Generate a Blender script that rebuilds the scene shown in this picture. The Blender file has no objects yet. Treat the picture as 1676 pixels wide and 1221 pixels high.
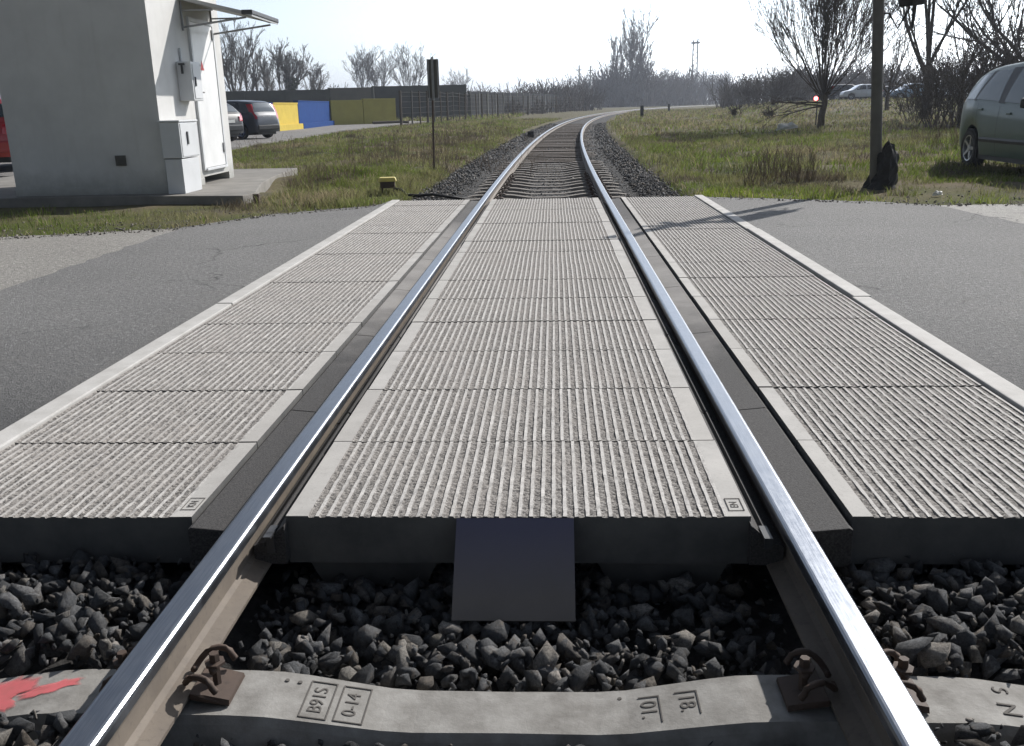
import bpy, bmesh, math, random
import numpy as np
from mathutils import Vector, Matrix, noise as mnoise

random.seed(11); rng = np.random.default_rng(11)
S = bpy.context.scene
C = S.collection
PI = math.pi

# ------------------------------------------------------------------ helpers
def xc(y):                       # centre line of the track (curves right after 8 m)
    return 0.0 if y < 8 else (y - 8) ** 2 / 1600.0
def ang(y):
    return 0.0 if y < 8 else math.atan((y - 8) / 800.0)
def ss(a, b, v):
    t = np.clip((v - a) / (b - a), 0, 1); return t * t * (3 - 2 * t)

def tag(o, label=None, cat=None, group=None, kind=None):
    if label: o['label'] = label
    if cat: o['category'] = cat
    if group: o['group'] = group
    if kind: o['kind'] = kind
    return o
def empty(name, label, cat, loc=(0, 0, 0), rz=0.0, group=None):
    o = bpy.data.objects.new(name, None); C.objects.link(o)
    o.location = loc; o.rotation_euler = (0, 0, rz); o.empty_display_size = 0.1
    return tag(o, label, cat, group)
def link(name, me, parent=None):
    o = bpy.data.objects.new(name, me); C.objects.link(o)
    if parent: o.parent = parent
    return o
def copy_tree(o, parent=None):
    c = o.copy(); C.objects.link(c)
    if parent: c.parent = parent
    for ch in list(o.children): copy_tree(ch, c)
    return c

class MB:
    def __init__(s): s.v = []; s.f = []; s.m = []
    def add(s, vs, fs, mi=0):
        b = len(s.v); s.v += [tuple(v) for v in vs]
        s.f += [tuple(i + b for i in f) for f in fs]; s.m += [mi] * len(fs)
    def box(s, x0, x1, y0, y1, z0, z1, mi=0, M=None):
        vs = [Vector((x, y, z)) for z in (z0, z1) for y in (y0, y1) for x in (x0, x1)]
        if M: vs = [M @ v for v in vs]
        s.add(vs, [(0, 2, 3, 1), (4, 5, 7, 6), (0, 1, 5, 4), (2, 6, 7, 3), (0, 4, 6, 2), (1, 3, 7, 5)], mi)
    def tube(s, pts, rad, n=8, mi=0, cap=True):
        pts = [Vector(p) for p in pts]
        if not hasattr(rad, '__len__'): rad = [rad] * len(pts)
        vs = []; fs = []
        for i, p in enumerate(pts):
            d = (pts[min(i + 1, len(pts) - 1)] - pts[max(i - 1, 0)])
            if d.length < 1e-9: d = Vector((0, 0, 1))
            d.normalize()
            a = Vector((1, 0, 0)) if abs(d.x) < .8 else Vector((0, 1, 0))
            u = d.cross(a).normalized(); w = d.cross(u)
            for k in range(n):
                t = 2 * PI * k / n
                vs.append(p + (u * math.cos(t) + w * math.sin(t)) * rad[i])
        for i in range(len(pts) - 1):
            for k in range(n):
                k2 = (k + 1) % n
                fs.append((i * n + k, i * n + k2, (i + 1) * n + k2, (i + 1) * n + k))
        if cap and n > 2:
            fs.append(tuple(range(n - 1, -1, -1))); b = (len(pts) - 1) * n
            fs.append(tuple(range(b, b + n)))
        s.add(vs, fs, mi)
    def lathe(s, prof, n=24, mi=0, M=None):         # prof: (r, h) about z
        vs = []; fs = []
        for r, h in prof:
            for k in range(n):
                t = 2 * PI * k / n; v = Vector((r * math.cos(t), r * math.sin(t), h))
                vs.append(M @ v if M else v)
        for i in range(len(prof) - 1):
            for k in range(n):
                k2 = (k + 1) % n
                fs.append((i * n + k, i * n + k2, (i + 1) * n + k2, (i + 1) * n + k))
        s.add(vs, fs, mi)
    def mesh(s, name, mats, smooth=False, bevel=0.0):
        me = bpy.data.meshes.new(name); me.from_pydata(s.v, [], s.f)
        if not isinstance(mats, (list, tuple)): mats = [mats]
        for m in mats: me.materials.append(m)
        if len(mats) > 1: me.polygons.foreach_set('material_index', s.m)
        bm = bmesh.new(); bm.from_mesh(me)
        bmesh.ops.recalc_face_normals(bm, faces=bm.faces)
        if bevel > 0:
            es = [e for e in bm.edges if len(e.link_faces) == 2 and e.calc_face_angle(0) > .6]
            bmesh.ops.bevel(bm, geom=es, offset=bevel, segments=2, profile=.6, affect='EDGES', clamp_overlap=True)
        bm.to_mesh(me); bm.free()
        if smooth:
            me.polygons.foreach_set('use_smooth', [True] * len(me.polygons))
            if smooth is not True: me.set_sharp_from_angle(angle=smooth)
        me.update(); return me
    def obj(s, name, mats, parent=None, smooth=False, bevel=0.0):
        return link(name, s.mesh(name, mats, smooth, bevel), parent)

def np_mesh(name, V, F, mat, col=None, smooth=False):
    V = np.asarray(V, np.float32); F = np.asarray(F, np.int32); k = F.shape[1]
    me = bpy.data.meshes.new(name)
    me.vertices.add(len(V)); me.vertices.foreach_set('co', V.ravel())
    me.loops.add(F.size); me.loops.foreach_set('vertex_index', F.ravel())
    me.polygons.add(len(F)); me.polygons.foreach_set('loop_start', np.arange(0, F.size, k, dtype=np.int32))
    if smooth: me.polygons.foreach_set('use_smooth', np.ones(len(F), bool))
    me.update(calc_edges=True); me.validate()
    if col is not None:
        a = me.color_attributes.new('col', 'FLOAT_COLOR', 'POINT')
        a.data.foreach_set('color', np.c_[col, np.ones(len(col))].astype(np.float32).ravel())
    me.materials.append(mat)
    return me

# ------------------------------------------------------------------ materials
class NT:
    def __init__(s, name):
        s.m = bpy.data.materials.new(name); s.m.use_nodes = True
        s.t = s.m.node_tree; s.n = s.t.nodes; s.b = s.n['Principled BSDF']
    def node(s, typ, **kw):
        n = s.n.new(typ)
        for k, v in kw.items():
            if k.startswith('i_'):
                key = k[2:]; key = int(key) if key.isdigit() else key.replace('_', ' ')
                sock = n.inputs[key]
                if isinstance(v, bpy.types.NodeSocket): s.t.links.new(v, sock)
                else: sock.default_value = v
            else: setattr(n, k, v)
        return n
    def L(s, a, b): s.t.links.new(a, b)
    def coord(s, kind='Object', rand=False, scale=None):
        o = s.node('ShaderNodeTexCoord').outputs[kind]
        if kind == 'World': o = s.node('ShaderNodeNewGeometry').outputs['Position']
        if rand:
            r = s.node('ShaderNodeObjectInfo').outputs['Random']
            mu = s.node('ShaderNodeMath', operation='MULTIPLY', i_0=r, i_1=57.0)
            o = s.node('ShaderNodeVectorMath', operation='ADD', i_0=o, i_1=mu.outputs[0]).outputs[0]
        if scale:
            o = s.node('ShaderNodeVectorMath', operation='MULTIPLY', i_0=o, i_1=scale).outputs[0]
        return o
    def world(s): return s.node('ShaderNodeNewGeometry').outputs['Position']
    def noise(s, vec, scale, detail=6, rough=.6, dist=0):
        return s.node('ShaderNodeTexNoise', i_Vector=vec, i_Scale=scale, i_Detail=detail, i_Roughness=rough, i_Distortion=dist).outputs['Fac']
    def ramp(s, fac, stops, interp='LINEAR'):
        n = s.node('ShaderNodeValToRGB'); n.color_ramp.interpolation = interp
        e = n.color_ramp.elements
        while len(e) < len(stops): e.new(.5)
        for el, (p, c) in zip(e, stops):
            el.position = p; el.color = (*c, 1) if hasattr(c, '__len__') else (c, c, c, 1)
        s.L(fac, n.inputs[0]); return n.outputs[0]
    def mix(s, fac, a, b, mode='MIX'):
        n = s.node('ShaderNodeMix', data_type='RGBA', blend_type=mode)
        for k, v in ((0, fac), (6, a), (7, b)):
            if isinstance(v, bpy.types.NodeSocket): s.L(v, n.inputs[k])
            elif k == 0: n.inputs[0].default_value = v
            else: n.inputs[k].default_value = (*v, 1)
        return n.outputs[2]
    def math(s, op, a, b=0.0, clamp=False):
        return s.node('ShaderNodeMath', operation=op, i_0=a, i_1=b, use_clamp=clamp).outputs[0]
    def sep(s, vec): return s.node('ShaderNodeSeparateXYZ', i_0=vec).outputs
    def base(s, c):
        if isinstance(c, bpy.types.NodeSocket): s.L(c, s.b.inputs['Base Color'])
        else: s.b.inputs['Base Color'].default_value = (*c, 1)
    def set(s, rough=.8, metal=0., spec=None, coat=None):
        if isinstance(rough, bpy.types.NodeSocket): s.L(rough, s.b.inputs['Roughness'])
        else: s.b.inputs['Roughness'].default_value = rough
        s.b.inputs['Metallic'].default_value = metal
        if spec is not None: s.b.inputs['Specular IOR Level'].default_value = spec
        if coat: s.b.inputs['Coat Weight'].default_value = coat; s.b.inputs['Coat Roughness'].default_value = .05
    def bump(s, h, strength=.4, dist=.01):
        n = s.node('ShaderNodeBump', i_Height=h, i_Strength=strength, i_Distance=dist)
        s.L(n.outputs[0], s.b.inputs['Normal'])

def simple(name, c1, c2=None, scale=8., rough=.7, metal=0., bump=0., bscale=60., rand=True, spec=None, coat=None, bdist=.005):
    t = NT(name); v = t.coord(rand=rand)
    if c2 is None: c2 = tuple(x * .8 for x in c1)
    t.base(t.ramp(t.noise(v, scale), [(.3, c1), (.7, c2)])); t.set(rough, metal, spec, coat)
    if bump: t.bump(t.noise(v, bscale, 8, .7), bump, bdist)
    return t.m

def m_concrete_smooth():
    t = NT('panel_concrete'); v = t.coord(rand=True)
    a = t.noise(v, 5, 8, .65); b = t.noise(v, 90, 4, .7)
    c = t.ramp(a, [(.25, (.36, .345, .325)), (.5, (.46, .445, .42)), (.75, (.54, .52, .49))])
    c = t.mix(t.ramp(b, [(.55, 0.), (.75, .5)]), c, (.22, .205, .19))
    r = t.node('ShaderNodeObjectInfo').outputs['Random']
    c = t.mix(t.math('MULTIPLY', r, .35), c, (.36, .335, .305))
    st = t.noise(t.world(), .8, 5, .6); c = t.mix(t.ramp(st, [(.5, 0.), (.72, .35)]), c, (.27, .25, .225))
    t.base(c); t.set(.85); t.bump(b, .25, .002); return t.m
def m_concrete_groove():
    t = NT('panel_groove'); v = t.coord(rand=True)
    n = t.noise(v, 130, 3, .75); big = t.noise(v, 4, 5, .6)
    vo = t.node('ShaderNodeTexVoronoi', i_Vector=v, i_Scale=62.).outputs['Distance']
    c = t.ramp(n, [(.36, (.09, .082, .075)), (.48, (.22, .205, .19)), (.68, (.38, .36, .335))])
    c = t.mix(t.ramp(vo, [(.14, .9), (.36, 0.)]), c, (.03, .027, .025))
    c = t.mix(t.ramp(big, [(.42, 0.), (.7, .4)]), c, (.34, .31, .285))
    t.base(c); t.set(.95); t.bump(t.math('ADD', n, vo), .9, .006); return t.m
def m_ridge():
    t = NT('panel_ridge'); v = t.coord(rand=True)
    n = t.noise(v, 75, 4, .75); big = t.noise(v, 4, 5, .6)
    vo = t.node('ShaderNodeTexVoronoi', i_Vector=v, i_Scale=48.).outputs['Distance']
    c = t.ramp(n, [(.30, (.34, .325, .305)), (.45, (.50, .48, .455)), (.7, (.60, .58, .55))])
    c = t.mix(t.ramp(vo, [(.06, .6), (.18, 0.)]), c, (.14, .13, .118))
    c = t.mix(t.ramp(big, [(.45, 0.), (.7, .35)]), c, (.30, .275, .245))
    st = t.noise(t.world(), .8, 5, .6); c = t.mix(t.ramp(st, [(.5, 0.), (.72, .35)]), c, (.27, .25, .225))
    t.base(c); t.set(.9); t.bump(n, .45, .004); return t.m
def m_asphalt(name, lo, hi, stain=True):
    t = NT(name); v = t.world()
    a = t.noise(v, .55, 6, .6); b = t.noise(v, 130, 3, .8); d = t.noise(v, 6, 6, .7)
    c = t.ramp(a, [(.3, lo), (.7, hi)])
    c = t.mix(t.ramp(b, [(.35, .75), (.6, 0.)]), c, tuple(x * .35 for x in lo))
    c = t.mix(t.ramp(b, [(.62, 0.), (.78, .8)]), c, tuple(min(1, x * 1.9) for x in hi))
    m_ = t.noise(v, 34, 3, .8)
    c = t.mix(t.ramp(m_, [(.36, .6), (.5, 0.)]), c, tuple(x * .5 for x in lo))
    c = t.mix(t.ramp(m_, [(.56, 0.), (.72, .7)]), c, tuple(min(1, x * 1.5) for x in hi))
    c = t.mix(t.ramp(d, [(.56, 0.), (.76, .5)]), c, (.20, .187, .168))
    wv = t.node('ShaderNodeVectorMath', operation='ADD', i_0=v, i_1=t.node('ShaderNodeTexNoise', i_Vector=v, i_Scale=2.2, i_Detail=5.).outputs['Color']).outputs[0]
    ck = t.node('ShaderNodeTexVoronoi', feature='DISTANCE_TO_EDGE', i_Vector=wv, i_Scale=.42).outputs['Distance']
    c = t.mix(t.math('MULTIPLY', t.ramp(ck, [(.0, .8), (.009, 0.)]), t.ramp(t.noise(v, .7, 3), [(.5, 0.), (.6, 1.)])), c, (.025, .025, .025))
    if stain:
        sx = t.noise(t.node('ShaderNodeVectorMath', operation='MULTIPLY', i_0=v, i_1=(.5, 1.6, 1)).outputs[0], .9, 4, .5)
        c = t.mix(t.ramp(sx, [(.66, 0.), (.74, .55)]), c, (.045, .045, .047))
        z = t.sep(v)[1]
        w = t.math('ADD', z, t.math('MULTIPLY', t.noise(v, 1.3, 5), 1.2))
        c = t.mix(t.ramp(t.math('MULTIPLY', w, .2), [(.26, .72), (.62, 0.)]), c, (.05, .05, .051))  # damp, newer surface by the near end
    t.base(c); t.set(.9); t.bump(t.math('ADD', b, m_), .9, .009); return t.m
def m_stone():
    t = NT('ballast_stone'); g = t.node('ShaderNodeNewGeometry')
    r = g.outputs['Random Per Island']; v = t.world()
    c = t.ramp(r, [(0., (.05, .053, .058)), (.3, (.105, .109, .115)), (.64, (.20, .202, .205)), (.82, (.15, .128, .105)), (.92, (.26, .245, .22)), (1., (.42, .385, .35))])
    n = t.noise(v, 95, 8, .8); n2 = t.noise(v, 28, 5, .7)
    c = t.mix(t.ramp(n, [(.38, .7), (.58, 0.)]), c, (.03, .03, .031))
    c = t.mix(t.ramp(n2, [(.54, 0.), (.7, .55)]), c, (.15, .118, .088))
    t.base(c); t.set(.9); t.bump(t.math('ADD', n, n2), 1., .009); return t.m
def m_col(name, rough=.9, trans=0.):
    t = NT(name); a = t.node('ShaderNodeAttribute', attribute_name='col').outputs['Color']
    t.base(a); t.set(rough, spec=.2)
    if trans:
        tr = t.node('ShaderNodeBsdfTranslucent', i_Color=a)
        mx = t.node('ShaderNodeMixShader', i_0=trans, i_1=t.b.outputs[0], i_2=tr.outputs[0])
        t.L(mx.outputs[0], t.n['Material Output'].inputs['Surface'])
    return t.m
def m_ground():
    t = NT('ground_soil'); v = t.world()
    a = t.noise(v, .22, 6, .65); b = t.noise(v, 1.7, 7, .7); f = t.noise(v, 25, 6, .75)
    g = t.ramp(f, [(.3, (.055, .065, .02)), (.7, (.12, .14, .04))])
    d = t.ramp(f, [(.3, (.13, .10, .065)), (.7, (.25, .21, .14))])
    so = t.ramp(f, [(.3, (.075, .065, .052)), (.7, (.16, .14, .115))])
    c = t.mix(t.ramp(a, [(.42, 0.), (.58, 1.)]), g, d)
    c = t.mix(t.ramp(b, [(.5, 0.), (.66, .85)]), c, so)
    y = t.math('ADD', t.sep(v)[1], t.math('MULTIPLY', a, 22.))
    far = t.ramp(t.math('MULTIPLY', y, .01), [(.36, 0.), (.6, .9)])
    c = t.mix(far, c, t.ramp(b, [(.35, (.085, .085, .045)), (.7, (.17, .145, .10))]))
    t.base(c); t.set(1., spec=.1); t.bump(f, .8, .04); return t.m
def m_rust(name, a, b, rough=.75, metal=0.):
    t = NT(name); v = t.coord(rand=False)
    n = t.noise(v, 9, 8, .7); k = t.noise(v, 60, 5, .7)
    c = t.ramp(n, [(.3, a), (.7, b)]); c = t.mix(t.ramp(k, [(.55, 0.), (.75, .6)]), c, tuple(x * .45 for x in a))
    t.base(c); t.set(rough, metal); t.bump(k, .2, .002); return t.m
def m_railtop():
    t = NT('polished_rail'); v = t.coord()
    st = t.noise(t.node('ShaderNodeVectorMath', operation='MULTIPLY', i_0=v, i_1=(90, 2.5, 1)).outputs[0], 3., 6, .7)
    sp = t.noise(v, 40, 5, .7)
    t.base(t.ramp(st, [(.3, (.22, .235, .26)), (.7, (.34, .355, .385))]))
    t.set(t.ramp(t.math('ADD', t.math('MULTIPLY', st, .5), t.math('MULTIPLY', sp, .5)), [(.3, .26), (.7, .46)]), 1.0)
    t.bump(st, .12, .001); return t.m
def m_rubber():
    t = NT('seal_rubber'); v = t.world()
    k = t.noise(v, 170, 3, .7); n = t.noise(v, 2.2, 6, .6)
    c = t.ramp(k, [(.35, (.022, .021, .021)), (.65, (.07, .066, .064))])
    y = t.math('ADD', t.sep(v)[1], t.math('MULTIPLY', n, 1.8))
    dust = t.math('MULTIPLY', t.ramp(t.math('MULTIPLY', y, .1), [(.26, 0.), (.38, .9), (.70, .9), (.80, .15)]), t.ramp(n, [(.3, .55), (.6, 1.)]))
    c = t.mix(dust, c, (.29, .275, .26))
    t.base(c); t.set(.85); t.bump(k, .5, .003); return t.m
def m_plaster():
    t = NT('hut_plaster'); v = t.coord()
    a = t.noise(v, 1.5, 8, .65)
    st = t.noise(t.node('ShaderNodeVectorMath', operation='MULTIPLY', i_0=v, i_1=(5, 5, .55)).outputs[0], 1.6, 7, .65)
    c = t.ramp(a, [(.3, (.53, .525, .51)), (.7, (.64, .635, .615))])
    c = t.mix(t.ramp(st, [(.55, 0.), (.8, .22)]), c, (.36, .335, .29))
    z = t.sep(v)[2]
    zz = t.math('ADD', z, t.math('MULTIPLY', t.noise(v, 5, 6, .7), .35))
    c = t.mix(t.ramp(zz, [(.18, .7), (.5, 0.)]), c, (.22, .22, .19))
    t.base(c); t.set(.9); t.bump(t.noise(v, 120, 5, .7), .15, .004); return t.m
def m_glass(name, c=(.03, .04, .045)):
    t = NT(name); t.base(c); t.set(.06, spec=.9, coat=1.); return t.m
def m_paint(name, c, rough=.3, metal=.0, coat=.8):
    t = NT(name); v = t.coord()
    t.base(t.ramp(t.noise(v, 2.5, 6), [(.3, c), (.7, tuple(x * .85 for x in c))]))
    t.set(rough, metal, coat=coat); return t.m
def m_emit(name, c, e):
    t = NT(name); t.base(c); t.b.inputs['Emission Color'].default_value = (*c, 1); t.b.inputs['Emission Strength'].default_value = e; return t.m
def m_plate():
    t = NT('deflector_steel'); v = t.coord()
    n = t.noise(v, 3, 6, .6); k = t.noise(v, 160, 4, .7)
    c = t.ramp(n, [(.3, (.17, .15, .135)), (.7, (.23, .205, .185))])
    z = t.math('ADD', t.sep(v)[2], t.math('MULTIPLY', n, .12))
    c = t.mix(t.ramp(t.math('ADD', t.math('MULTIPLY', z, 4.), .8), [(.42, 0.), (1., .6)]), c, (.085, .09, .19))   # bluish sky sheen painted into the colour towards the top
    c = t.mix(t.ramp(k, [(.6, 0.), (.75, .4)]), c, (.24, .215, .19))
    t.base(c); t.set(.45, .3); t.bump(k, .1, .001); return t.m

M = {}
M['pr'] = m_ridge(); M['pc'] = m_concrete_smooth(); M['pg'] = m_concrete_groove()
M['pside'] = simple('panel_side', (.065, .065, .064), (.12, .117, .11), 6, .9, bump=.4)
M['kerb'] = simple('kerb_concrete', (.56, .545, .52), (.43, .415, .39), 7, .85, bump=.25, bscale=110)
M['asph'] = m_asphalt('asphalt', (.20, .196, .19), (.27, .264, .255))
M['asph_old'] = m_asphalt('old_pavement', (.30, .285, .26), (.42, .40, .365), False)
M['pale'] = m_asphalt('pale_concrete', (.40, .385, .355), (.52, .50, .47), False)
M['lot'] = m_asphalt('lot_gravel', (.20, .19, .18), (.30, .285, .265), False)
M['stone'] = m_stone()
M['bed'] = simple('ballast_bed', (.02, .02, .02), (.055, .052, .05), 40, 1., bump=1., bscale=30, bdist=.03)
M['ground'] = m_ground()
M['sleeper'] = simple('sleeper_concrete', (.34, .33, .31), (.18, .17, .155), 13, .9, bump=.35, bscale=90)
M['sleeper_far'] = simple('sleeper_dirty', (.25, .225, .20), (.15, .135, .12), 9, .95, bump=.4, bscale=60)
M['engrave'] = simple('engraved_shadow', (.13, .12, .11), rough=1.)
M['timber'] = simple('sleeper_timber', (.085, .07, .058), (.14, .115, .095), 14, .95, bump=.5)
M['railtop'] = m_railtop()
M['rust'] = m_rust('rail_rust', (.13, .108, .088), (.19, .158, .125))
M['rustd'] = m_rust('clip_rust', (.05, .034, .026), (.09, .058, .042))
M['rubber'] = m_rubber()
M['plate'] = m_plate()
M['plaster'] = m_plaster()
M['door'] = m_paint('door_white', (.80, .80, .79), .45, coat=.1)
M['cab'] = simple('cabinet_grey', (.62, .63, .64), (.55, .56, .565), 3, .5)
M['dark'] = simple('dark_metal', (.03, .032, .035), (.05, .05, .052), 20, .5)
M['black'] = simple('black_plastic', (.008, .008, .008), (.02, .018, .016), 14, .7, bump=.4, bscale=14)
M['grey'] = simple('grey_metal', (.22, .23, .235), (.30, .30, .30), 12, .5, .3)
M['galv'] = simple('galvanised', (.30, .31, .32), (.40, .40, .40), 10, .5, .5)
M['canopy'] = simple('canopy_sheet', (.42, .43, .43), (.34, .34, .335), 5, .6)
M['padc'] = simple('pad_concrete', (.25, .235, .21), (.16, .15, .135), 3, .9, bump=.4)
M['pole'] = simple('pole_grey', (.075, .072, .062), (.115, .108, .094), 6, .7)
M['blue'] = simple('wall_blue', (.007, .040, .165), (.009, .05, .195), 2, .85, spec=.1)
M['yel'] = simple('wall_yellow', (.60, .46, .09), (.52, .39, .075), 2, .85, spec=.1)
M['lime'] = simple('wall_mustard', (.40, .36, .09), (.35, .31, .08), 2, .75)
M['barr'] = simple('barrier_dark', (.075, .08, .075), (.11, .115, .10), .6, .9)
M['barrd'] = simple('barrier_black', (.016, .018, .02), (.028, .029, .03), .6, .95, spec=.1)
M['barrg'] = simple('barrier_grey', (.15, .145, .13), (.19, .18, .155), .6, .9)
M['bark'] = simple('bark', (.085, .07, .055), (.13, .11, .09), 12, .95, bump=.6)
M['twig'] = simple('twigs', (.06, .05, .042), (.09, .075, .062), 3, .95)
M['twigg'] = simple('twigs_grey', (.13, .12, .115), (.17, .16, .15), 1, .95)
M['ivy'] = simple('ivy_leaves', (.03, .045, .02), (.05, .065, .03), 5, .9)
M['wood'] = simple('far_brush', (.075, .066, .06), (.115, .10, .088), .4, 1.)
M['weed'] = simple('dry_stalks', (.17, .125, .085), (.10, .075, .055), 6, .95)
M['grass'] = m_col('grass_blades', .9, .35)
M['glass'] = m_glass('car_glass'); M['glass2'] = m_glass('car_glass_pale', (.085, .105, .11)); M['glass2'].node_tree.nodes['Principled BSDF'].inputs['Coat Weight'].default_value = 0; M['glass2'].node_tree.nodes['Principled BSDF'].inputs['Specular IOR Level'].default_value = .3
M['silver'] = m_paint('car_sage', (.065, .112, .088), .45, .0, .2)
M['slate'] = m_paint('car_slate', (.03, .036, .05), .35, .2, .5)
M['redp'] = m_paint('car_red', (.40, .025, .03), .3, .1)
M['bluep'] = m_paint('car_pale_blue', (.30, .42, .55), .3, .3)
M['whitep'] = m_paint('car_white', (.70, .72, .74), .3, 0)
M['darkp'] = m_paint('car_dark', (.012, .014, .018), .45, .0, .15)
M['trim'] = simple('car_trim', (.015, .015, .016), (.025, .025, .026), 10, .55)
M['tyre'] = simple('tyre', (.014, .014, .014), (.028, .027, .026), 20, .85)
M['rim'] = simple('rim_alloy', (.42, .43, .44), (.34, .35, .36), 10, .35, .8)
M['tail'] = m_paint('tail_red', (.45, .01, .02), .15)
M['lamp'] = m_paint('head_lamp', (.6, .62, .64), .1, .4)
M['num'] = simple('number_plate', (.72, .72, .70), rough=.4)
M['ylid'] = simple('yellow_lid', (.66, .55, .13), (.52, .42, .12), 12, .5)
M['white'] = simple('white_sheet', (.72, .70, .64), (.6, .58, .53), 6, .6)
t_ = NT('red_spray'); v_ = t_.world(); cv_ = t_.node('ShaderNodeAttribute', attribute_name='cover').outputs['Fac']
t_.base(t_.ramp(t_.noise(v_, 30), [(.3, (.74, .15, .17)), (.7, (.58, .15, .15))])); t_.set(.85)
t_.L(t_.ramp(t_.math('ADD', t_.math('MULTIPLY', cv_, 1.0), t_.math('MULTIPLY', t_.noise(v_, 45, 6, .75), .9)), [(.50, 0.), (.95, .82)]), t_.b.inputs['Alpha']); M['pinkp'] = t_.m
M['redglow'] = m_emit('red_glow', (1., .12, .12), 9.)
M['signred'] = simple('sign_red', (.5, .03, .03), rough=.5)

# ------------------------------------------------------------------ camera, light, sky
CP = Vector((.11551, -2.31704, 1.09830)); yaw, pit, rol, FPX = .049935, .285884, -.02115, 1488.8
f0 = Vector((-math.sin(yaw), math.cos(yaw), 0)); r0 = Vector((math.cos(yaw), math.sin(yaw), 0)); u0 = Vector((0, 0, 1))
f1 = f0 * math.cos(pit) - u0 * math.sin(pit); u1 = u0 * math.cos(pit) + f0 * math.sin(pit)
r2 = r0 * math.cos(rol) + u1 * math.sin(rol); u2 = u1 * math.cos(rol) - r0 * math.sin(rol)
cam = bpy.data.cameras.new('camera'); co = bpy.data.objects.new('camera', cam); C.objects.link(co)
co.matrix_world = Matrix(((r2.x, u2.x, -f1.x, CP.x), (r2.y, u2.y, -f1.y, CP.y), (r2.z, u2.z, -f1.z, CP.z), (0, 0, 0, 1)))
cam.sensor_width = 36; cam.lens = FPX / 1676 * 36; cam.clip_end = 6000; cam.clip_start = .05
S.camera = co
def px(x, depth):                 # lateral position of a picture column at a distance (used for choosing places)
    h = (x - 838) / FPX
    d = f1 + r2 * h - u2 * ((170 - 610.5) / FPX)
    return CP.x + d.x / d.y * (depth - CP.y)

SUN_AZ, SUN_EL = math.radians(38), math.radians(33.5)
sd = Vector((math.sin(SUN_AZ) * math.cos(SUN_EL), math.cos(SUN_AZ) * math.cos(SUN_EL), math.sin(SUN_EL)))
sl = bpy.data.lights.new('sun', 'SUN'); sl.energy = 4.6; sl.angle = math.radians(.53); sl.color = (1, .96, .91)
so = bpy.data.objects.new('sun', sl); C.objects.link(so); so.rotation_euler = sd.to_track_quat('Z', 'Y').to_euler()
W = bpy.data.worlds.new('World'); S.world = W; W.use_nodes = True
nt = W.node_tree; sky = nt.nodes.new('ShaderNodeTexSky'); sky.sky_type = 'NISHITA'; sky.sun_disc = False
sky.sun_elevation = SUN_EL; sky.sun_rotation = SUN_AZ; sky.air_density = 1.0; sky.dust_density = 2.0; sky.ozone_density = 1.0
bg = nt.nodes['Background']; bg.inputs['Strength'].default_value = .10
def wn(typ, **kw):
    n = nt.nodes.new(typ)
    for k, v in kw.items(): setattr(n, k, v)
    return n
tc = wn('ShaderNodeTexCoord'); nrm = wn('ShaderNodeVectorMath', operation='NORMALIZE'); nt.links.new(tc.outputs['Generated'], nrm.inputs[0])
dt = wn('ShaderNodeVectorMath', operation='DOT_PRODUCT'); nt.links.new(nrm.outputs[0], dt.inputs[0]); dt.inputs[1].default_value = sd
def wramp(sock, stops):
    n = wn('ShaderNodeValToRGB'); e = n.color_ramp.elements
    while len(e) < len(stops): e.new(.5)
    for el, (p_, c_) in zip(e, stops): el.position = p_; el.color = (*c_, 1) if hasattr(c_, '__len__') else (c_, c_, c_, 1)
    nt.links.new(sock, n.inputs[0]); return n.outputs[0]
mr = wn('ShaderNodeMapRange'); mr.inputs[1].default_value = -1; nt.links.new(dt.outputs['Value'], mr.inputs[0])
fd = wramp(mr.outputs[0], [(0, .25), (.5, .31), (.64, .48), (.85, .70), (1, .8)])       # haze is brightest towards the sun
sx_ = wn('ShaderNodeSeparateXYZ'); nt.links.new(nrm.outputs[0], sx_.inputs[0])
fz = wramp(sx_.outputs['Z'], [(0, .9), (.16, .7), (.5, .30), (1, .22)])                  # and low over the horizon
hs = wn('ShaderNodeHueSaturation'); hs.inputs['Saturation'].default_value = .35; hs.inputs['Value'].default_value = 3.3; nt.links.new(sky.outputs[0], hs.inputs['Color'])
def wmul(a, b):
    n = wn('ShaderNodeMix', data_type='RGBA', blend_type='MULTIPLY'); n.inputs[0].default_value = 1
    nt.links.new(a, n.inputs[6])
    if isinstance(b, tuple): n.inputs[7].default_value = (*b, 1)
    else: nt.links.new(b, n.inputs[7])
    return n.outputs[2]
nt.links.new(wmul(wmul(wmul(hs.outputs[0], fd), fz), (.88, .985, 1.14)), bg.inputs[0])
S.view_settings.view_transform = 'Standard'; S.view_settings.look = 'None'; S.view_settings.exposure = .24; S.view_settings.gamma = 1
S.cycles.max_bounces = 6; S.cycles.volume_bounces = 0; S.cycles.use_denoising = True

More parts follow.
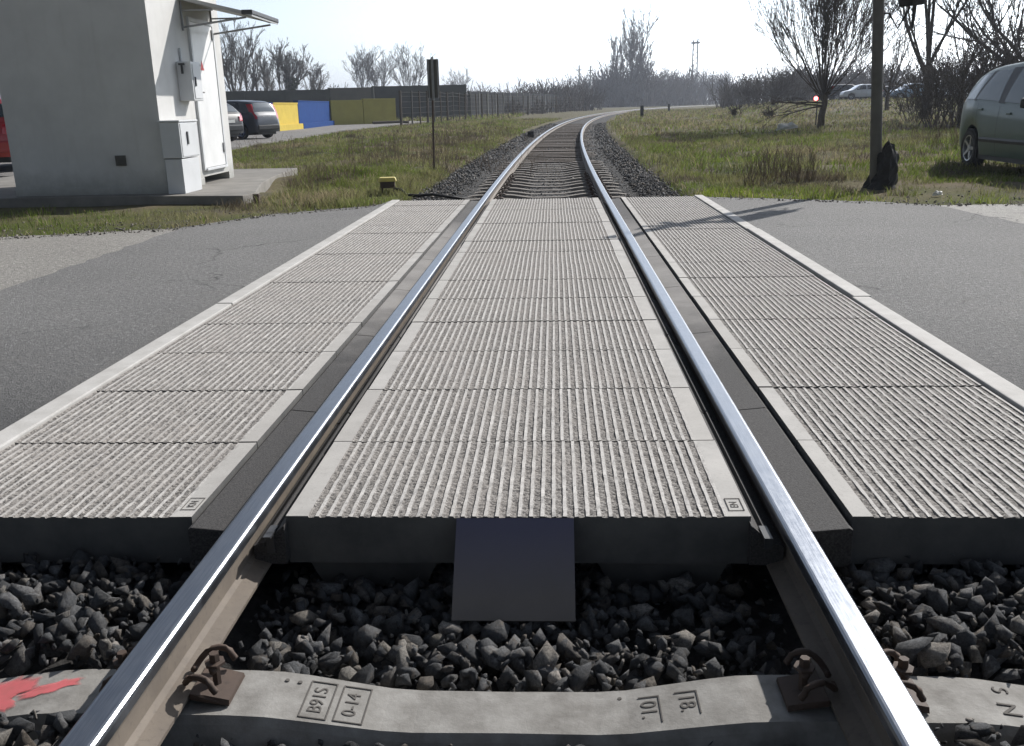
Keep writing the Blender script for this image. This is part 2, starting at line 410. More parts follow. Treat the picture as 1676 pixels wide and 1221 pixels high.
# ------------------------------------------------------------------ terrain
ROADS = [(-30, -1.93, -1.0, 8.3), (1.93, 30, -1.0, 7.9)]
def xcv(y): return np.where(y < 8, 0, (y - 8) ** 2 / 1600.0)
def left_edge(x):                 # far edge of the asphalt on the left (y as function of x)
    return np.interp(x, [-30, -7.5, -5.6, -5.1, -3.6, -3.0, -2.1, -1.9], [5.2, 5.5, 5.95, 6.15, 6.65, 7.7, 8.4, 8.7])
def right_edge(x):
    return np.interp(x, [1.9, 2.0, 3.6, 4.2, 6.0, 30], [9.0, 8.85, 8.05, 7.68, 7.65, 8.2])
def H(x, y):
    x = np.asarray(x, float); y = np.asarray(y, float)
    d = np.abs(x - xcv(y))
    n = (1 - .8 * ss(7.5, 9, -x) * ss(12, 15, y)) * (.045 * np.sin(x * 1.3 + 2 * np.sin(y * .7)) + .04 * np.sin(y * 1.7 + x * .6) + .03 * np.sin(x * 3.1 - y * 2.3))
    z = -.035 + n * ss(8.6, 11.5, y) * ss(2.2, 3.2, d) * .9
    z = z + (-.28) * (1 - ss(1.5, 2.0, d)) * ss(8.9, 9.3, y)
    corr = (d < 1.92) & (y <= 9.15)
    z = np.where(corr, -.5, z)
    z = z + .92 * ss(38, 88, y) * ss(9, 24, x - xcv(y))
    z = z + .05 * ss(14, 24, y) * ss(2.6, 4.5, -(x - xcv(y))) * (1 - ss(60, 90, y)) * (1 - ss(7, 9, -x))
    z = z - .10 * (1 - ss(9.6, 8.7, y)) * 0
    z = np.where(y < -.9, np.where(d < 1.92, -.5, -.25), z)
    return z
def axis(parts):
    out = []
    for a, b, s in parts: out += list(np.arange(a, b, s))
    return np.array(out + [parts[-1][1]])
xs = axis([(-1600, -400, 200), (-400, -80, 40), (-80, -24, 4), (-24, -8, .8), (-8, -2.6, .3), (-2.6, -1.9, .1), (-1.9, -1.5, .2), (-1.5, 1.5, 1.0), (1.5, 1.9, .2), (1.9, 2.6, .1), (2.6, 8, .3), (8, 24, .8), (24, 80, 4), (80, 400, 40), (400, 1600, 200)])
ys = axis([(-60, -8, 8), (-8, -1, 1), (-1, 8.6, .6), (8.6, 9.6, .1), (9.6, 18, .3), (18, 40, .8), (40, 120, 4), (120, 400, 20), (400, 2400, 200)])
Xg, Yg = np.meshgrid(xs, ys)
# bend the fine columns along the curve so that the ditch follows the track
Xb = Xg + xcv(np.minimum(Yg, 400)) * np.exp(-(Xg / 60.) ** 2)
Zg = H(Xb, Yg)
nx, ny = len(xs), len(ys)
I = np.arange(nx * ny).reshape(ny, nx)
Fq = np.stack([I[:-1, :-1].ravel(), I[:-1, 1:].ravel(), I[1:, 1:].ravel(), I[1:, :-1].ravel()], 1)
tag(link('ground', np_mesh('ground', np.stack([Xb.ravel(), Yg.ravel(), Zg.ravel()], 1), Fq, M['ground'], smooth=True)), kind='structure')

def sheet(name, poly, z0, z1, mat):
    mb = MB(); n = len(poly)
    mb.add([(x, y, z1) for x, y in poly] + [(x, y, z0) for x, y in poly],
           [tuple(range(n))] + [(i, (i + 1) % n, (i + 1) % n + n, i + n) for i in range(n)])
    return tag(mb.obj(name, mat), kind='structure')
def jag(pts, amp, step=.14):
    out = []
    for (x0, y0), (x1, y1) in zip(pts[:-1], pts[1:]):
        k = max(1, int(math.hypot(x1 - x0, y1 - y0) / step))
        for i in range(k):
            t = i / k; out.append((x0 + (x1 - x0) * t + random.uniform(-amp, amp), y0 + (y1 - y0) * t + random.uniform(-amp, amp)))
    return out + [pts[-1]]
le = [(x, float(left_edge(x))) for x in (-1.95, -2.1, -2.6, -3.0, -3.3, -3.6)]
sheet('road', [(-3.52, -1.), (-1.89, -1.), (-1.89, 9.0), (-1.95, 8.95)] + jag(le, .03) + jag([(-3.6, 6.65), (-3.52, 3.4), (-3.5, -1.)], .025)[:-1], -.5, -.002, M['asph'])
le2 = [(x, float(left_edge(x)) - .02) for x in (-3.45, -3.6, -4.2, -5.1, -5.6, -7.5, -12, -24)]
sheet('pavement', [(-24, -1.), (-3.45, -1.)] + [(-3.45, 6.6)] + jag(le2, .04, .2), -.4, -.006, M['asph_old'])
re = [(x, float(right_edge(x))) for x in (5.2, 4.2, 3.6, 2.8, 2.0, 1.93)]
sheet('road', [(1.91, -1.), (4.3, -1.)] + jag([(4.3, -1.), (4.28, 6.0), (4.15, 7.66)], .02) + jag([(4.15, 7.66), (3.6, 8.05), (2.0, 8.85), (1.91, 9.0)], .035)[1:], -.5, -.002, M['asph'])
sheet('pavement', [(4.2, -1.), (26, -1.), (26, 7.95)] + jag([(26, 7.95), (12, 7.75), (6, 7.62), (4.1, 7.60)], .03, .2)[1:], -.4, -.006, M['pale'])
sheet('car_park', jag([(-60, 14.5), (-8.4, 14.5), (-9.2, 20.), (-9.9, 27.5), (-10.8, 46), (-10.3, 58), (-9.6, 72), (-12, 76), (-60, 76)], .12, .5), -.3, .035, M['lot'])

# ------------------------------------------------------------------ ballast bed and stones
def bed_z(d, y):
    d = abs(d)
    if y < 9.05:
        if y > .03: return -.27 if d < .7 else -.3
        return float(np.interp(d, [0, .6, .74, .82, 1.2, 1.6, 2.2, 3.2], [-.225, -.215, -.22, -.15, -.135, -.13, -.15, -.35]))
    return float(np.interp(d, [0, .62, .8, 1.3, 1.6, 2.0, 2.4, 3.], [-.2, -.2, -.19, -.15, -.10, -.10, -.16, -.5]))
ds = [-3.0, -2.4, -2.2, -2.0, -1.6, -1.3, -1.0, -.8, -.7, -.6, -.3, 0, .3, .6, .7, .8, 1.0, 1.3, 1.6, 2.0, 2.2, 2.4, 3.0]
def bed(y0, y1, step, dlim, off):
    st = list(np.arange(y0, y1, step)) + [y1]; dd = [d for d in ds if abs(d) <= dlim]; mb = MB(); k = len(dd)
    vs = [(xc(y) + d * math.cos(ang(y)), y - d * math.sin(ang(y)), bed_z(d, y) + off) for y in st for d in dd]
    mb.add(vs, [(i * k + j, i * k + j + 1, (i + 1) * k + j + 1, (i + 1) * k + j) for i in range(len(st) - 1) for j in range(k - 1)])
    return mb
b1 = bed(-4., .03, .3, 3.0, -.065); b2 = bed(.04, 9.0, .9, 1.6, -.02)
b1.add(b2.v, b2.f); b3 = bed(9.06, 300., 1.2, 3.0, -.012); b1.add(b3.v, b3.f)
tag(b1.obj('ballast_bed', M['bed'], smooth=True), kind='structure')

def stone_proto(k, npts):
    bm = bmesh.new()
    a = Vector((random.uniform(.8, 1.45), random.uniform(.6, 1.), random.uniform(.42, .8)))
    for i in range(npts):
        v = Vector((random.gauss(0, 1), random.gauss(0, 1), random.gauss(0, 1))).normalized() * random.uniform(.7, 1.12)
        bm.verts.new((v.x * a.x, v.y * a.y, v.z * a.z))
    r = bmesh.ops.convex_hull(bm, input=bm.verts)
    bmesh.ops.delete(bm, geom=[g for g in r['geom_interior'] if isinstance(g, bmesh.types.BMVert)], context='VERTS')
    bmesh.ops.triangulate(bm, faces=bm.faces)
    bm.verts.index_update()
    V = np.array([v.co[:] for v in bm.verts]); F = np.array([[v.index for v in f.verts] for f in bm.faces]); bm.free()
    return V, F
def rotm(n):
    q = rng.normal(size=(n, 4)); q /= np.linalg.norm(q, axis=1)[:, None]
    w, x, y, z = q.T
    return np.stack([1 - 2 * (y * y + z * z), 2 * (x * y - z * w), 2 * (x * z + y * w), 2 * (x * y + z * w), 1 - 2 * (x * x + z * z), 2 * (y * z - x * w), 2 * (x * z - y * w), 2 * (y * z + x * w), 1 - 2 * (x * x + y * y)], 1).reshape(n, 3, 3)
def scatter(name, P, size, protos, label):
    n = len(P); which = rng.integers(0, len(protos), n); R = rotm(n); Vs = []; Fs = []; base = 0
    for k, (V, F) in enumerate(protos):
        idx = np.where(which == k)[0]
        if not len(idx): continue
        pts = np.einsum('nij,vj->nvi', R[idx], V) * size[idx][:, None, None] + P[idx][:, None, :]
        Fs.append((F[None] + (np.arange(len(idx)) * len(V))[:, None, None] + base).reshape(-1, 3)); Vs.append(pts.reshape(-1, 3)); base += len(idx) * len(V)
    return tag(link(name, np_mesh(name, np.concatenate(Vs), np.concatenate(Fs), M['stone'])), label, 'ballast', kind='stuff')
near_p = [stone_proto(i, 11) for i in range(22)]; far_p = [stone_proto(i, 8) for i in range(8)]
YS = -.585                                                     # foreground sleeper
P = []; sz = []
def ok_near(x, y, s):
    d = abs(x)
    if .655 - s * .7 < d < .85 + s * .7 and s > .024: return False
    if .72 - s < d < .78 + s: return False
    if abs(y - YS) < .10 + s * .55 and d < 1.33: return False
    return True
for layer, dens, dz in ((0, 620, -.04), (1, 560, .002)):
    for _ in range(int(dens * 5.6 * 2.0)):
        x = random.uniform(-2.8, 2.8); y = random.uniform(-1.75, .22); s = random.choice((.019, .025, .03, .034, .038, .043)) * random.uniform(.85, 1.2)
        if not ok_near(x, y, s): continue
        if y > -.02 and abs(x) > .8: continue
        z = bed_z(x, min(y, 0)) + dz + random.uniform(-.015, .012)
        if y > 0: z -= .03
        P.append((x, y, z)); sz.append(s)
for _ in range(5200):
    x = random.uniform(-2.6, 2.6); y = random.uniform(-1.6, .02); s = random.uniform(.006, .015)
    if .72 - s < abs(x) < .78 + s or (abs(y - YS) < .09 and abs(x) < 1.33): continue
    P.append((x, y, bed_z(x, min(y, 0)) + random.uniform(-.03, .02))); sz.append(s)
scatter('ballast_stones', np.array(P), np.array(sz), near_p, 'dark crushed stone ballast around the near sleeper in front of the crossing')
P = []; sz = []
for y0, y1, n, smin, smax in ((9.03, 14., 9500, .022, .036), (14., 24., 9000, .026, .042), (24., 60., 7500, .035, .06)):
    for _ in range(n):
        y = random.uniform(y0, y1); d = random.uniform(-1.88, 1.82 + .02 * min(y - 9, 20)) + random.gauss(0, .09); s = random.uniform(smin, smax)
        if .63 < abs(d) < .82: continue
        ins = abs(d) < .63
        if y < 19.2:
            k = (y - 9.42) / .6; fr = abs(k - round(k)) * .6
            if abs(d) < 1.32 and fr < .10 and random.random() < .93: continue
        elif ins and random.random() < .55: continue
        z = bed_z(d, y) + random.uniform(-.02, .012)
        if abs(d) < 1.3: z -= .022
        P.append((xc(y) + d, y, z)); sz.append(s)
scatter('ballast_stones', np.array(P), np.array(sz), far_p, 'grey stone ballast along the track beyond the crossing')

P = []; sz = []
for _ in range(3600):
    left = random.random() < .5
    x = random.uniform(-6.2, -1.95) if left else random.uniform(1.95, 9.); e = float(left_edge(x) if left else right_edge(x))
    y = e + random.expovariate(1.7) - .25
    if y > 9.4 and left and x < -3.6: continue
    s = random.choice((.006, .008, .010, .013, .018)) * random.uniform(.8, 1.3)
    P.append((x, y, max(float(H(x, y)), -.002 if y < e else -.2) + s * .3)); sz.append(s)
gv = scatter('verge_gravel', np.array(P), np.array(sz), far_p, 'loose gravel and grit along the edges of the asphalt'); gv.data.materials[0] = simple('grit', (.24, .22, .19), (.12, .11, .10), 30, 1.)

# ------------------------------------------------------------------ rails
RT = .012
prof = [(-.0625, -.149), (.0625, -.149), (.0625, -.140), (.022, -.128), (.010, -.118), (.0075, -.075), (.0095, -.052), (.033, -.040),
        (.0352, -.032), (.0350, -.0125), (.0332, -.0055), (.0285, -.0016), (.0235, -.0004), (-.0235, -.0004), (-.0285, -.0016), (-.0332, -.0055), (-.0350, -.0125), (-.0352, -.032),
        (-.033, -.040), (-.0095, -.052), (-.0075, -.075), (-.010, -.118), (-.022, -.128), (-.0625, -.140)]
def rail(side, label):
    mb = MB(); st = list(np.arange(-4., 9., 1.)) + list(np.arange(9., 60., .8)) + list(np.arange(60., 420., 4.)); k = len(prof)
    cant = -side * math.radians(1.4); vs = []; fs = []; mi = []
    for y in st:
        a = ang(y); X = xc(y) + side * .7525 * math.cos(a); Y = y - side * .7525 * math.sin(a)
        for u, w in prof:
            uu = u * math.cos(cant) - w * math.sin(cant) * -1; ww = w
            vs.append((X + uu * math.cos(a), Y - uu * math.sin(a), RT + ww))
    for i in range(len(st) - 1):
        for j in range(k):
            j2 = (j + 1) % k
            fs.append((i * k + j, i * k + j2, (i + 1) * k + j2, (i + 1) * k + j)); mi.append(0 if 10 <= j <= 14 or (j in (9, 8) and side < 0) or (j in (15, 16) and side > 0) else 1)
    fs.append(tuple(range(k))); mi.append(1)
    mb.v = vs; mb.f = fs; mb.m = mi
    o = mb.obj('rail', [M['railtop'], M['rust']], smooth=.22)
    return tag(o, label, 'rail', 'rails of the track')
rail(-1, 'left steel rail, polished on top with its brown rusty inner side in the sun')
rail(1, 'right steel rail, polished on top with its inner side in dark shade')

# ------------------------------------------------------------------ sleepers
def sleeper_mesh(name, mat, simple_=False):
    sx = [-1.3, -1.18, -1.05, -.98, -.92, -.60, -.52, -.46, -.27, -.2, 0, .2, .27, .46, .52, .60, .92, .98, 1.05, 1.18, 1.3]
    zt = lambda x: float(np.interp(abs(x), [0, .24, .5, .56, .98, 1.06, 1.25, 1.3], [-.2, -.2, -.16, -.155, -.155, -.16, -.19, -.2]))
    mb = MB(); vs = []
    for x in sx:
        z = zt(x); w = float(np.interp(abs(x), [0, .27, .5, 1.3], [.072, .075, .082, .08]))
        vs += [(x, -w - .055, z - .14), (x, -w - .010, z - .018), (x, -w, z), (x, w, z), (x, w + .010, z - .018), (x, w + .055, z - .14)]
    fs = []
    for i in range(len(sx) - 1):
        for j in range(5): fs.append((i * 6 + j, i * 6 + j + 1, i * 6 + j + 7, i * 6 + j + 6))
    fs += [tuple(range(6)), tuple(range(len(vs) - 6, len(vs)))]
    mb.add(vs, fs); return mb.mesh(name, mat)
def text_obj(txt, size, mat, parent, name, M4, ext=.0006):
    cu = bpy.data.curves.new('t', 'FONT'); cu.body = txt; cu.size = size; cu.extrude = ext; cu.align_x = 'CENTER'; cu.align_y = 'CENTER'
    to = bpy.data.objects.new('t', cu); C.objects.link(to)
    dg = bpy.context.evaluated_depsgraph_get(); me = bpy.data.meshes.new_from_object(to.evaluated_get(dg))
    bpy.data.objects.remove(to); me.materials.clear(); me.materials.append(mat); me.name = name
    o = link(name, me, parent); o.matrix_local = M4; return o
def frame_mb(w, h, t, M4):
    mb = MB()
    for b in ((-w / 2, w / 2, h / 2 - t, h / 2), (-w / 2, w / 2, -h / 2, -h / 2 + t), (-w / 2, -w / 2 + t, -h / 2 + t, h / 2 - t), (w / 2 - t, w / 2, -h / 2 + t, h / 2 - t)):
        mb.box(*b, 0, .0012, M=M4)
    return mb
near_sl = link('concrete_sleeper', sleeper_mesh('concrete_sleeper', M['sleeper']))
near_sl.location = (0, YS, 0)
tag(near_sl, 'near concrete sleeper in the foreground with cast letters and red paint on its left end', 'sleeper', 'concrete sleepers')
def on_slope(x, y, side, rot):          # a frame lying on the sloping shoulder of the sleeper
    z = float(np.interp(abs(x), [0, .24, .5], [-.2, -.2, -.16])); sl_ = math.atan(.04 / .26)
    return Matrix.Translation((x, y, z + .0012)) @ Matrix.Rotation(sl_ * (1 if side < 0 else -1), 4, 'Y') @ Matrix.Rotation(rot, 4, 'Z')
m1 = on_slope(-.42, -.004, -1, PI / 2); text_obj('B91S', .044, M['engrave'], near_sl, 'cast_lettering', m1)
m2 = on_slope(-.345, -.004, -1, PI / 2); text_obj('0-14', .044, M['engrave'], near_sl, 'cast_lettering', m2)
frame_mb(.128, .062, .003, on_slope(-.42, -.004, -1, PI / 2)).obj('cast_frame', M['engrave'], near_sl)
frame_mb(.125, .066, .003, on_slope(-.343, -.004, -1, PI / 2)).obj('cast_frame', M['engrave'], near_sl)
m3 = on_slope(.40, .004, 1, -PI / 2); text_obj('18.', .05, M['engrave'], near_sl, 'cast_lettering', m3)
m4 = on_slope(.315, -.004, 1, -PI / 2); text_obj('01.', .05, M['engrave'], near_sl, 'cast_lettering', m4)
fr = MB(); fr.box(-.04, .04, .024, .027, 0, .0012, M=m3); fr.box(-.04, -.037, -.024, .024, 0, .0012, M=m3); fr.obj('cast_frame', M['engrave'], near_sl)
fr = MB(); fr.box(-.045, .045, .025, .028, 0, .0012, M=m4); fr.box(-.045, -.042, -.02, .025, 0, .0012, M=m4); fr.obj('cast_frame', M['engrave'], near_sl)
text_obj('N', .06, M['engrave'], near_sl, 'cast_lettering', Matrix.Translation((1.078, -.025, -.1615)) @ Matrix.Rotation(math.atan(.03 / .19), 4, 'Y') @ Matrix.Rotation(-PI / 2, 4, 'Z'))
text_obj('S', .05, M['engrave'], near_sl, 'cast_lettering', Matrix.Translation((1.09, .045, -.1635)) @ Matrix.Rotation(math.atan(.03 / .19), 4, 'Y') @ Matrix.Rotation(-PI / 2, 4, 'Z'))
for hx, hy in ((-.505, .05), (-.475, .048), (.255, .045)):
    mb = MB(); mb.lathe([(0.0001, .0014), (.005, .0014), (.005, 0)], 8); o = mb.obj('cast_hole', M['engrave'], near_sl); o.matrix_local = on_slope(hx, hy, -1 if hx < 0 else 1, 0)
# red spray paint on the outer left end
def paint_patch(pts, nm):
    mb = MB(); out = []
    for i in range(len(pts)):
        a = Vector(pts[i]); b = Vector(pts[(i + 1) % len(pts)])
        for k in range(4):
            p = a.lerp(b, k / 4); out.append((p.x + random.uniform(-.006, .006), p.y + random.uniform(-.005, .005)))
    zz = lambda x: float(np.interp(abs(x), [.98, 1.06, 1.25, 1.3], [-.155, -.16, -.19, -.2])) + .0018
    c = (sum(p[0] for p in out) / len(out), sum(p[1] for p in out) / len(out))
    vs = [(x, y, zz(x)) for x, y in out] + [(c[0], c[1], zz(c[0]))]; n = len(out)
    ring2 = [(c[0] + (x - c[0]) * .55, c[1] + (y - c[1]) * .55) for x, y in out]
    vs = vs[:n] + [(x, y, zz(x)) for x, y in ring2] + [vs[n]]
    fs = [(i, (i + 1) % n, n + (i + 1) % n, n + i) for i in range(n)] + [(n + i, n + (i + 1) % n, 2 * n) for i in range(n)]
    mb.add(vs, fs); o = mb.obj(nm, M['pinkp'], near_sl)
    at = o.data.attributes.new('cover', 'FLOAT', 'POINT'); at.data.foreach_set('value', [.0] * n + [.8] * n + [1.] * 1)
    return o
paint_patch([(-.975, .055), (-.975, .025), (-1.04, -.01), (-1.10, -.03), (-1.13, -.01), (-1.08, .02), (-1.02, .045)], 'red_paint')
paint_patch([(-1.07, .02), (-1.09, .07), (-1.16, .075), (-1.25, .05), (-1.26, -.02), (-1.17, -.07), (-1.105, -.072), (-1.085, -.05), (-1.115, -.015), (-1.11, .0)], 'red_paint')
# rail fastenings
def clip_parts():
    c = MB()
    for s in (-1, 1):
        pts = []
        for k in range(15):
            t = k / 14
            a = PI * 1.25 * t - .35
            pts.append((.028 - .045 * math.cos(a) * (1 if t < .7 else .8), s * (.018 + .05 * t ** .8 + .012 * math.sin(a)), -.112 + .04 * math.sin(a) ** 2 * (1 - .3 * t)))
        c.tube(pts, .0075, 8)
    c.tube([(.045, -.022, -.09), (.03, 0, -.085), (.045, .022, -.09)], .0075, 8)
    b = MB(); b.lathe([(.0001, -.055), (.012, -.055), (.013, -.058), (.013, -.075), (.026, -.076), (.026, -.082), (.011, -.082), (.011, -.15)], 6)
    b.v = [(x * .9 + .042, y * .9, z) for x, y, z in b.v]
    g = MB(); g.add([(.0, -.055, -.137), (.085, -.055, -.152), (.085, .055, -.152), (.0, .055, -.137), (.0, -.055, -.122), (.03, -.05, -.128), (.085, -.05, -.14), (.085, .05, -.14), (.03, .05, -.128), (.0, .055, -.122)],
                    [(0, 3, 2, 1), (4, 5, 8, 9), (5, 6, 7, 8), (0, 1, 6, 5, 4), (3, 9, 8, 7, 2), (1, 2, 7, 6), (0, 4, 9, 3)])
    return c, b, g
cm, bm_, gm = clip_parts()
fast0 = empty('rail_fastening', 'x', 'rail clip')
cm.obj('spring_clip', M['rustd'], fast0, smooth=True); bm_.obj('bolt', M['rustd'], fast0); gm.obj('guide_plate', M['rustd'], fast0)
first = True
for x, rz, lab in ((-.69, 0, 'rusty spring clip on the near sleeper against the inner foot of the left rail'), (-.815, PI, 'rusty spring clip on the near sleeper against the outer foot of the left rail'),
                   (.69, PI, 'rusty spring clip on the near sleeper in the shade inside the right rail'), (.815, 0, 'rusty spring clip on the near sleeper against the outer foot of the right rail')):
    o = fast0 if first else copy_tree(fast0); first = False
    o.location = (x, YS, 0); o.rotation_euler = (0, 0, rz); o['label'] = lab; o['group'] = 'rail fastenings on the near sleeper'
cj = MB()
for q in (cm, bm_, gm): cj.add(q.v, q.f)
clip_far = cj.mesh('rail_clip', M['rustd'])
ORD = ['first', 'second', 'third', 'fourth', 'fifth', 'sixth', 'seventh', 'eighth', 'ninth', 'tenth', 'eleventh', 'twelfth', 'thirteenth', 'fourteenth', 'fifteenth', 'sixteenth', 'seventeenth']
far_me = sleeper_mesh('concrete_sleeper', M['sleeper_far'])
for i in range(17):
    y = 9.42 + .6 * i
    o = link('concrete_sleeper', far_me); o.location = (xc(y), y, .0 + random.uniform(-.006, .004)); o.rotation_euler = (0, 0, -ang(y))
    tag(o, f'grey concrete sleeper beyond the crossing, {ORD[i]} from the far edge of the panels', 'sleeper', 'concrete sleepers')
    if i < 9:
        for x, rz in ((-.69, 0), (-.815, PI), (.69, PI), (.815, 0)):
            c = link('rail_clip', clip_far); c.location = (xc(y) + x, y, 0); c.rotation_euler = (0, 0, rz)
            tag(c, 'small rusty rail clip on a sleeper beyond the crossing', 'rail clip', 'rail clips beyond the crossing')
tm = MB(); tm.box(-1.3, 1.3, -.12, .12, -.30, -.165); tme = tm.mesh('timber_sleeper', M['timber'], bevel=.012)
y = 19.75
while y < 62:
    o = link('timber_sleeper', tme); o.location = (xc(y), y, random.uniform(-.03, -.005)); o.rotation_euler = (0, 0, -ang(y) + random.uniform(-.01, .01))
    tag(o, 'dark dirty sleeper half buried in ballast where the track curves', 'sleeper', 'half buried sleepers in the curve'); y += .62

# ------------------------------------------------------------------ crossing panels
def panel_mesh(x0, x1, bl, br, seed):
    rd = random.Random(seed); L = .5905; mb = MB()
    # cross section list of (x, z, material of strip to the right)
    pts = [(x0, 0.)]
    xa = x0 + bl; xb = x1 - br
    pitch = .0315; n = max(1, int(round((xb - xa) / pitch))); pw = (xb - xa) / n
    strips = []
    if bl > 0: strips.append((x0, xa, 0., 0., 0))
    for i in range(n):
        a = xa + i * pw; dz = -.004
        strips += [(a, a + pw * .10, 0., dz, 1), (a + pw * .10, a + pw * .60, dz, dz, 1), (a + pw * .60, a + pw * .68, dz, -.0005, 1), (a + pw * .68, a + pw, -.0005, -.0005, 3)]
    if br > 0: strips.append((xb, x1, 0., 0., 0))
    ny = 22; ysn = [L * k / ny for k in range(ny + 1)]
    xs_ = [strips[0][0]] + [s[1] for s in strips]
    zs_ = [strips[0][2]] + [s[3] for s in strips]
    k = len(xs_); vs = []
    for yi, yy in enumerate(ysn):
        for j in range(k):
            rough = zs_[j] < -.003
            jx = rd.uniform(-.0010, .0010) if 0 < j < k - 1 else 0
            jz = rd.uniform(-.0022, .0018) if rough else (rd.uniform(-.0006, .0003) - (.0022 if rd.random() < .10 else 0)) if 1 < j < k - 2 else 0
            vs.append((xs_[j] + jx, yy, zs_[j] + jz))
    fs = []; mi = []
    for yi in range(ny):
        for j in range(k - 1):
            fs.append((yi * k + j, yi * k + j + 1, (yi + 1) * k + j + 1, (yi + 1) * k + j)); mi.append(strips[j][4])
    b = len(vs); T = -.145; c = .006
    ring = [(x0 - .0, 0, T), (x1, 0, T), (x1, L, T), (x0, L, T)]
    vs += ring
    f0_ = tuple(range(k)); f1_ = tuple(ny * k + j for j in range(k))
    fs.append(tuple([b, b + 1] + list(reversed(f0_)))); fs.append(tuple([b + 2, b + 3] + list(f1_)))
    fs.append(tuple([b + 3, b] + [yi * k for yi in range(ny + 1)])); fs.append(tuple([b + 1, b + 2] + [yi * k + k - 1 for yi in reversed(range(ny + 1))]))
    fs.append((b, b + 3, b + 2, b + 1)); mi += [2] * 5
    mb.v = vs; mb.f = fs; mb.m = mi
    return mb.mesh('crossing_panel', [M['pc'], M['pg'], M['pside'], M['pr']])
NP = 15
rows = (('between the rails', -.649, .649, .062, .062, 'ribbed concrete panels between the rails'),
        ('left of the left rail', -1.785, -.92, 0., .055, 'ribbed concrete panels left of the track'),
        ('right of the right rail', .925, 1.80, .055, 0., 'ribbed concrete panels right of the track'))
first_panels = []
for rname, x0, x1, bl, br, grp in rows:
    mes = [panel_mesh(x0, x1, bl, br, s) for s in range(4)]
    for i in range(NP):
        o = link('crossing_panel', mes[i % 4] if i < 8 else mes[random.randrange(4)])
        o.location = (random.uniform(-.0015, .0015), i * .6, random.uniform(-.002, .0015))
        lab = f'ribbed grey concrete panel {rname}, {ORD[i]} from the near edge'
        if i == 0: lab = f'ribbed concrete panel {rname}, nearest one, front face showing'
        if i == NP - 1: lab = f'ribbed grey concrete panel {rname}, last one at the far edge'
        tag(o, lab, 'crossing panel', grp)
        if i == 0: first_panels.append(o)
def stamp(panel, x, y, txt):
    m = Matrix.Translation((x, y, .0008)) @ Matrix.Rotation(PI / 2, 4, 'Z'); text_obj(txt, .032, M['engrave'], panel, 'cast_lettering', m, .0003)
    frame_mb(.082, .044, .0022, m).obj('cast_frame', M['engrave'], panel)
stamp(first_panels[0], .617, .075, 'EN'); stamp(first_panels[1], -.948, .085, 'KN')

# kerb edging
for sgn, xa, xb, nm in ((-1, -1.895, -1.80, 'left'), (1, 1.825, 1.925, 'right')):
    for k, (ya, yb, w) in enumerate(((-.12, 2.9, 'nearest length'), (2.91, 5.9, 'middle length'), (5.91, 9.05, 'farthest length'))):
        mb = MB(); dx = random.uniform(-.008, .008)
        mb.box(xa + dx, xb + dx, ya, yb, -.25, .006 + .002 * (k % 2))
        tag(mb.obj('kerb_stone', M['kerb'], bevel=.006), f'pale concrete edging strip on the {nm} side of the crossing, {w}', 'kerb', f'pale edging strips of the crossing')

# rubber seals along the rails
def strip(sec, ya, yb):
    mb = MB(); n = len(sec); mb.add([(x, yy, z) for yy in (ya, yb) for x, z in sec], [(i, (i + 1) % n, n + (i + 1) % n, n + i) for i in range(n)] + [tuple(range(n)), tuple(range(2 * n - 1, n - 1, -1))]); return mb
cuts = [-.045, .98, 2.18, 3.38, 4.58, 5.78, 6.98, 8.18, 9.02]
for s, nm in ((-1, 'left'), (1, 'right')):
    for k in range(len(cuts) - 1):
        ya, yb = cuts[k], cuts[k + 1] - .005
        w = 'at the near end' if k == 0 else 'at the far end' if k == len(cuts) - 2 else f'{ORD[k]} from the near end'
        sec = [(s * .792, -.040), (s * .800, -.024), (s * .905, -.014), (s * .916, -.02), (s * .916, -.13), (s * .83, -.135), (s * .79, -.10)]
        tag(strip(sec, ya, yb).obj('rubber_seal', M['rubber'], bevel=.003), f'wide black rubber strip outside the {nm} rail, {w}', 'rubber seal', f'rubber strips outside the {nm} rail')
        sec = [(s * .645, -.012), (s * .645, -.13), (s * .735, -.13), (s * .737, -.075), (s * .700, -.062), (s * .690, -.030), (s * .683, -.028), (s * .676, -.040), (s * .655, -.020)]
        tag(strip(sec, ya + .01, yb).obj('rubber_seal', M['rubber']), f'narrow black rubber groove strip inside the {nm} rail, {w}', 'rubber seal', f'rubber strips inside the {nm} rail')
    rod = MB(); rod.box(s * .672, s * .694, -.075, .0, -.034, -.028); rod.box(s * .672, s * .694, -.078, -.074, -.06, -.028) if s > 0 else rod.box(-.694, -.672, -.05, -.046, -.09, -.028)
    tag(rod.obj('tie_rod', M['dark']), f'steel end of the seal tie rod beside the {nm} rail under the near panel', 'tie rod', 'seal tie rods')

# deflector plate at the near end of the centre panel
dp = empty('deflector_plate', 'dark sloping steel plate hanging from the near edge of the centre panel', 'deflector', (0, -.006, -.002))
a = math.atan2(.205, .19); mb = MB()
mb.add([(-.163, -.002, 0), (.163, -.002, 0), (.163, -.21, -.195), (-.163, -.21, -.195), (-.163, .0, -.008), (.163, .0, -.008), (.163, -.206, -.2), (-.163, -.206, -.2)],
       [(0, 3, 2, 1), (4, 5, 6, 7), (0, 1, 5, 4), (3, 7, 6, 2), (0, 4, 7, 3), (1, 2, 6, 5)])
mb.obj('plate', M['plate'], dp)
for x in (-.15, .13): mb = MB(); mb.box(x, x + .02, -.03, -.0, -.20, -.03); mb.obj('bracket', M['rustd'], dp)
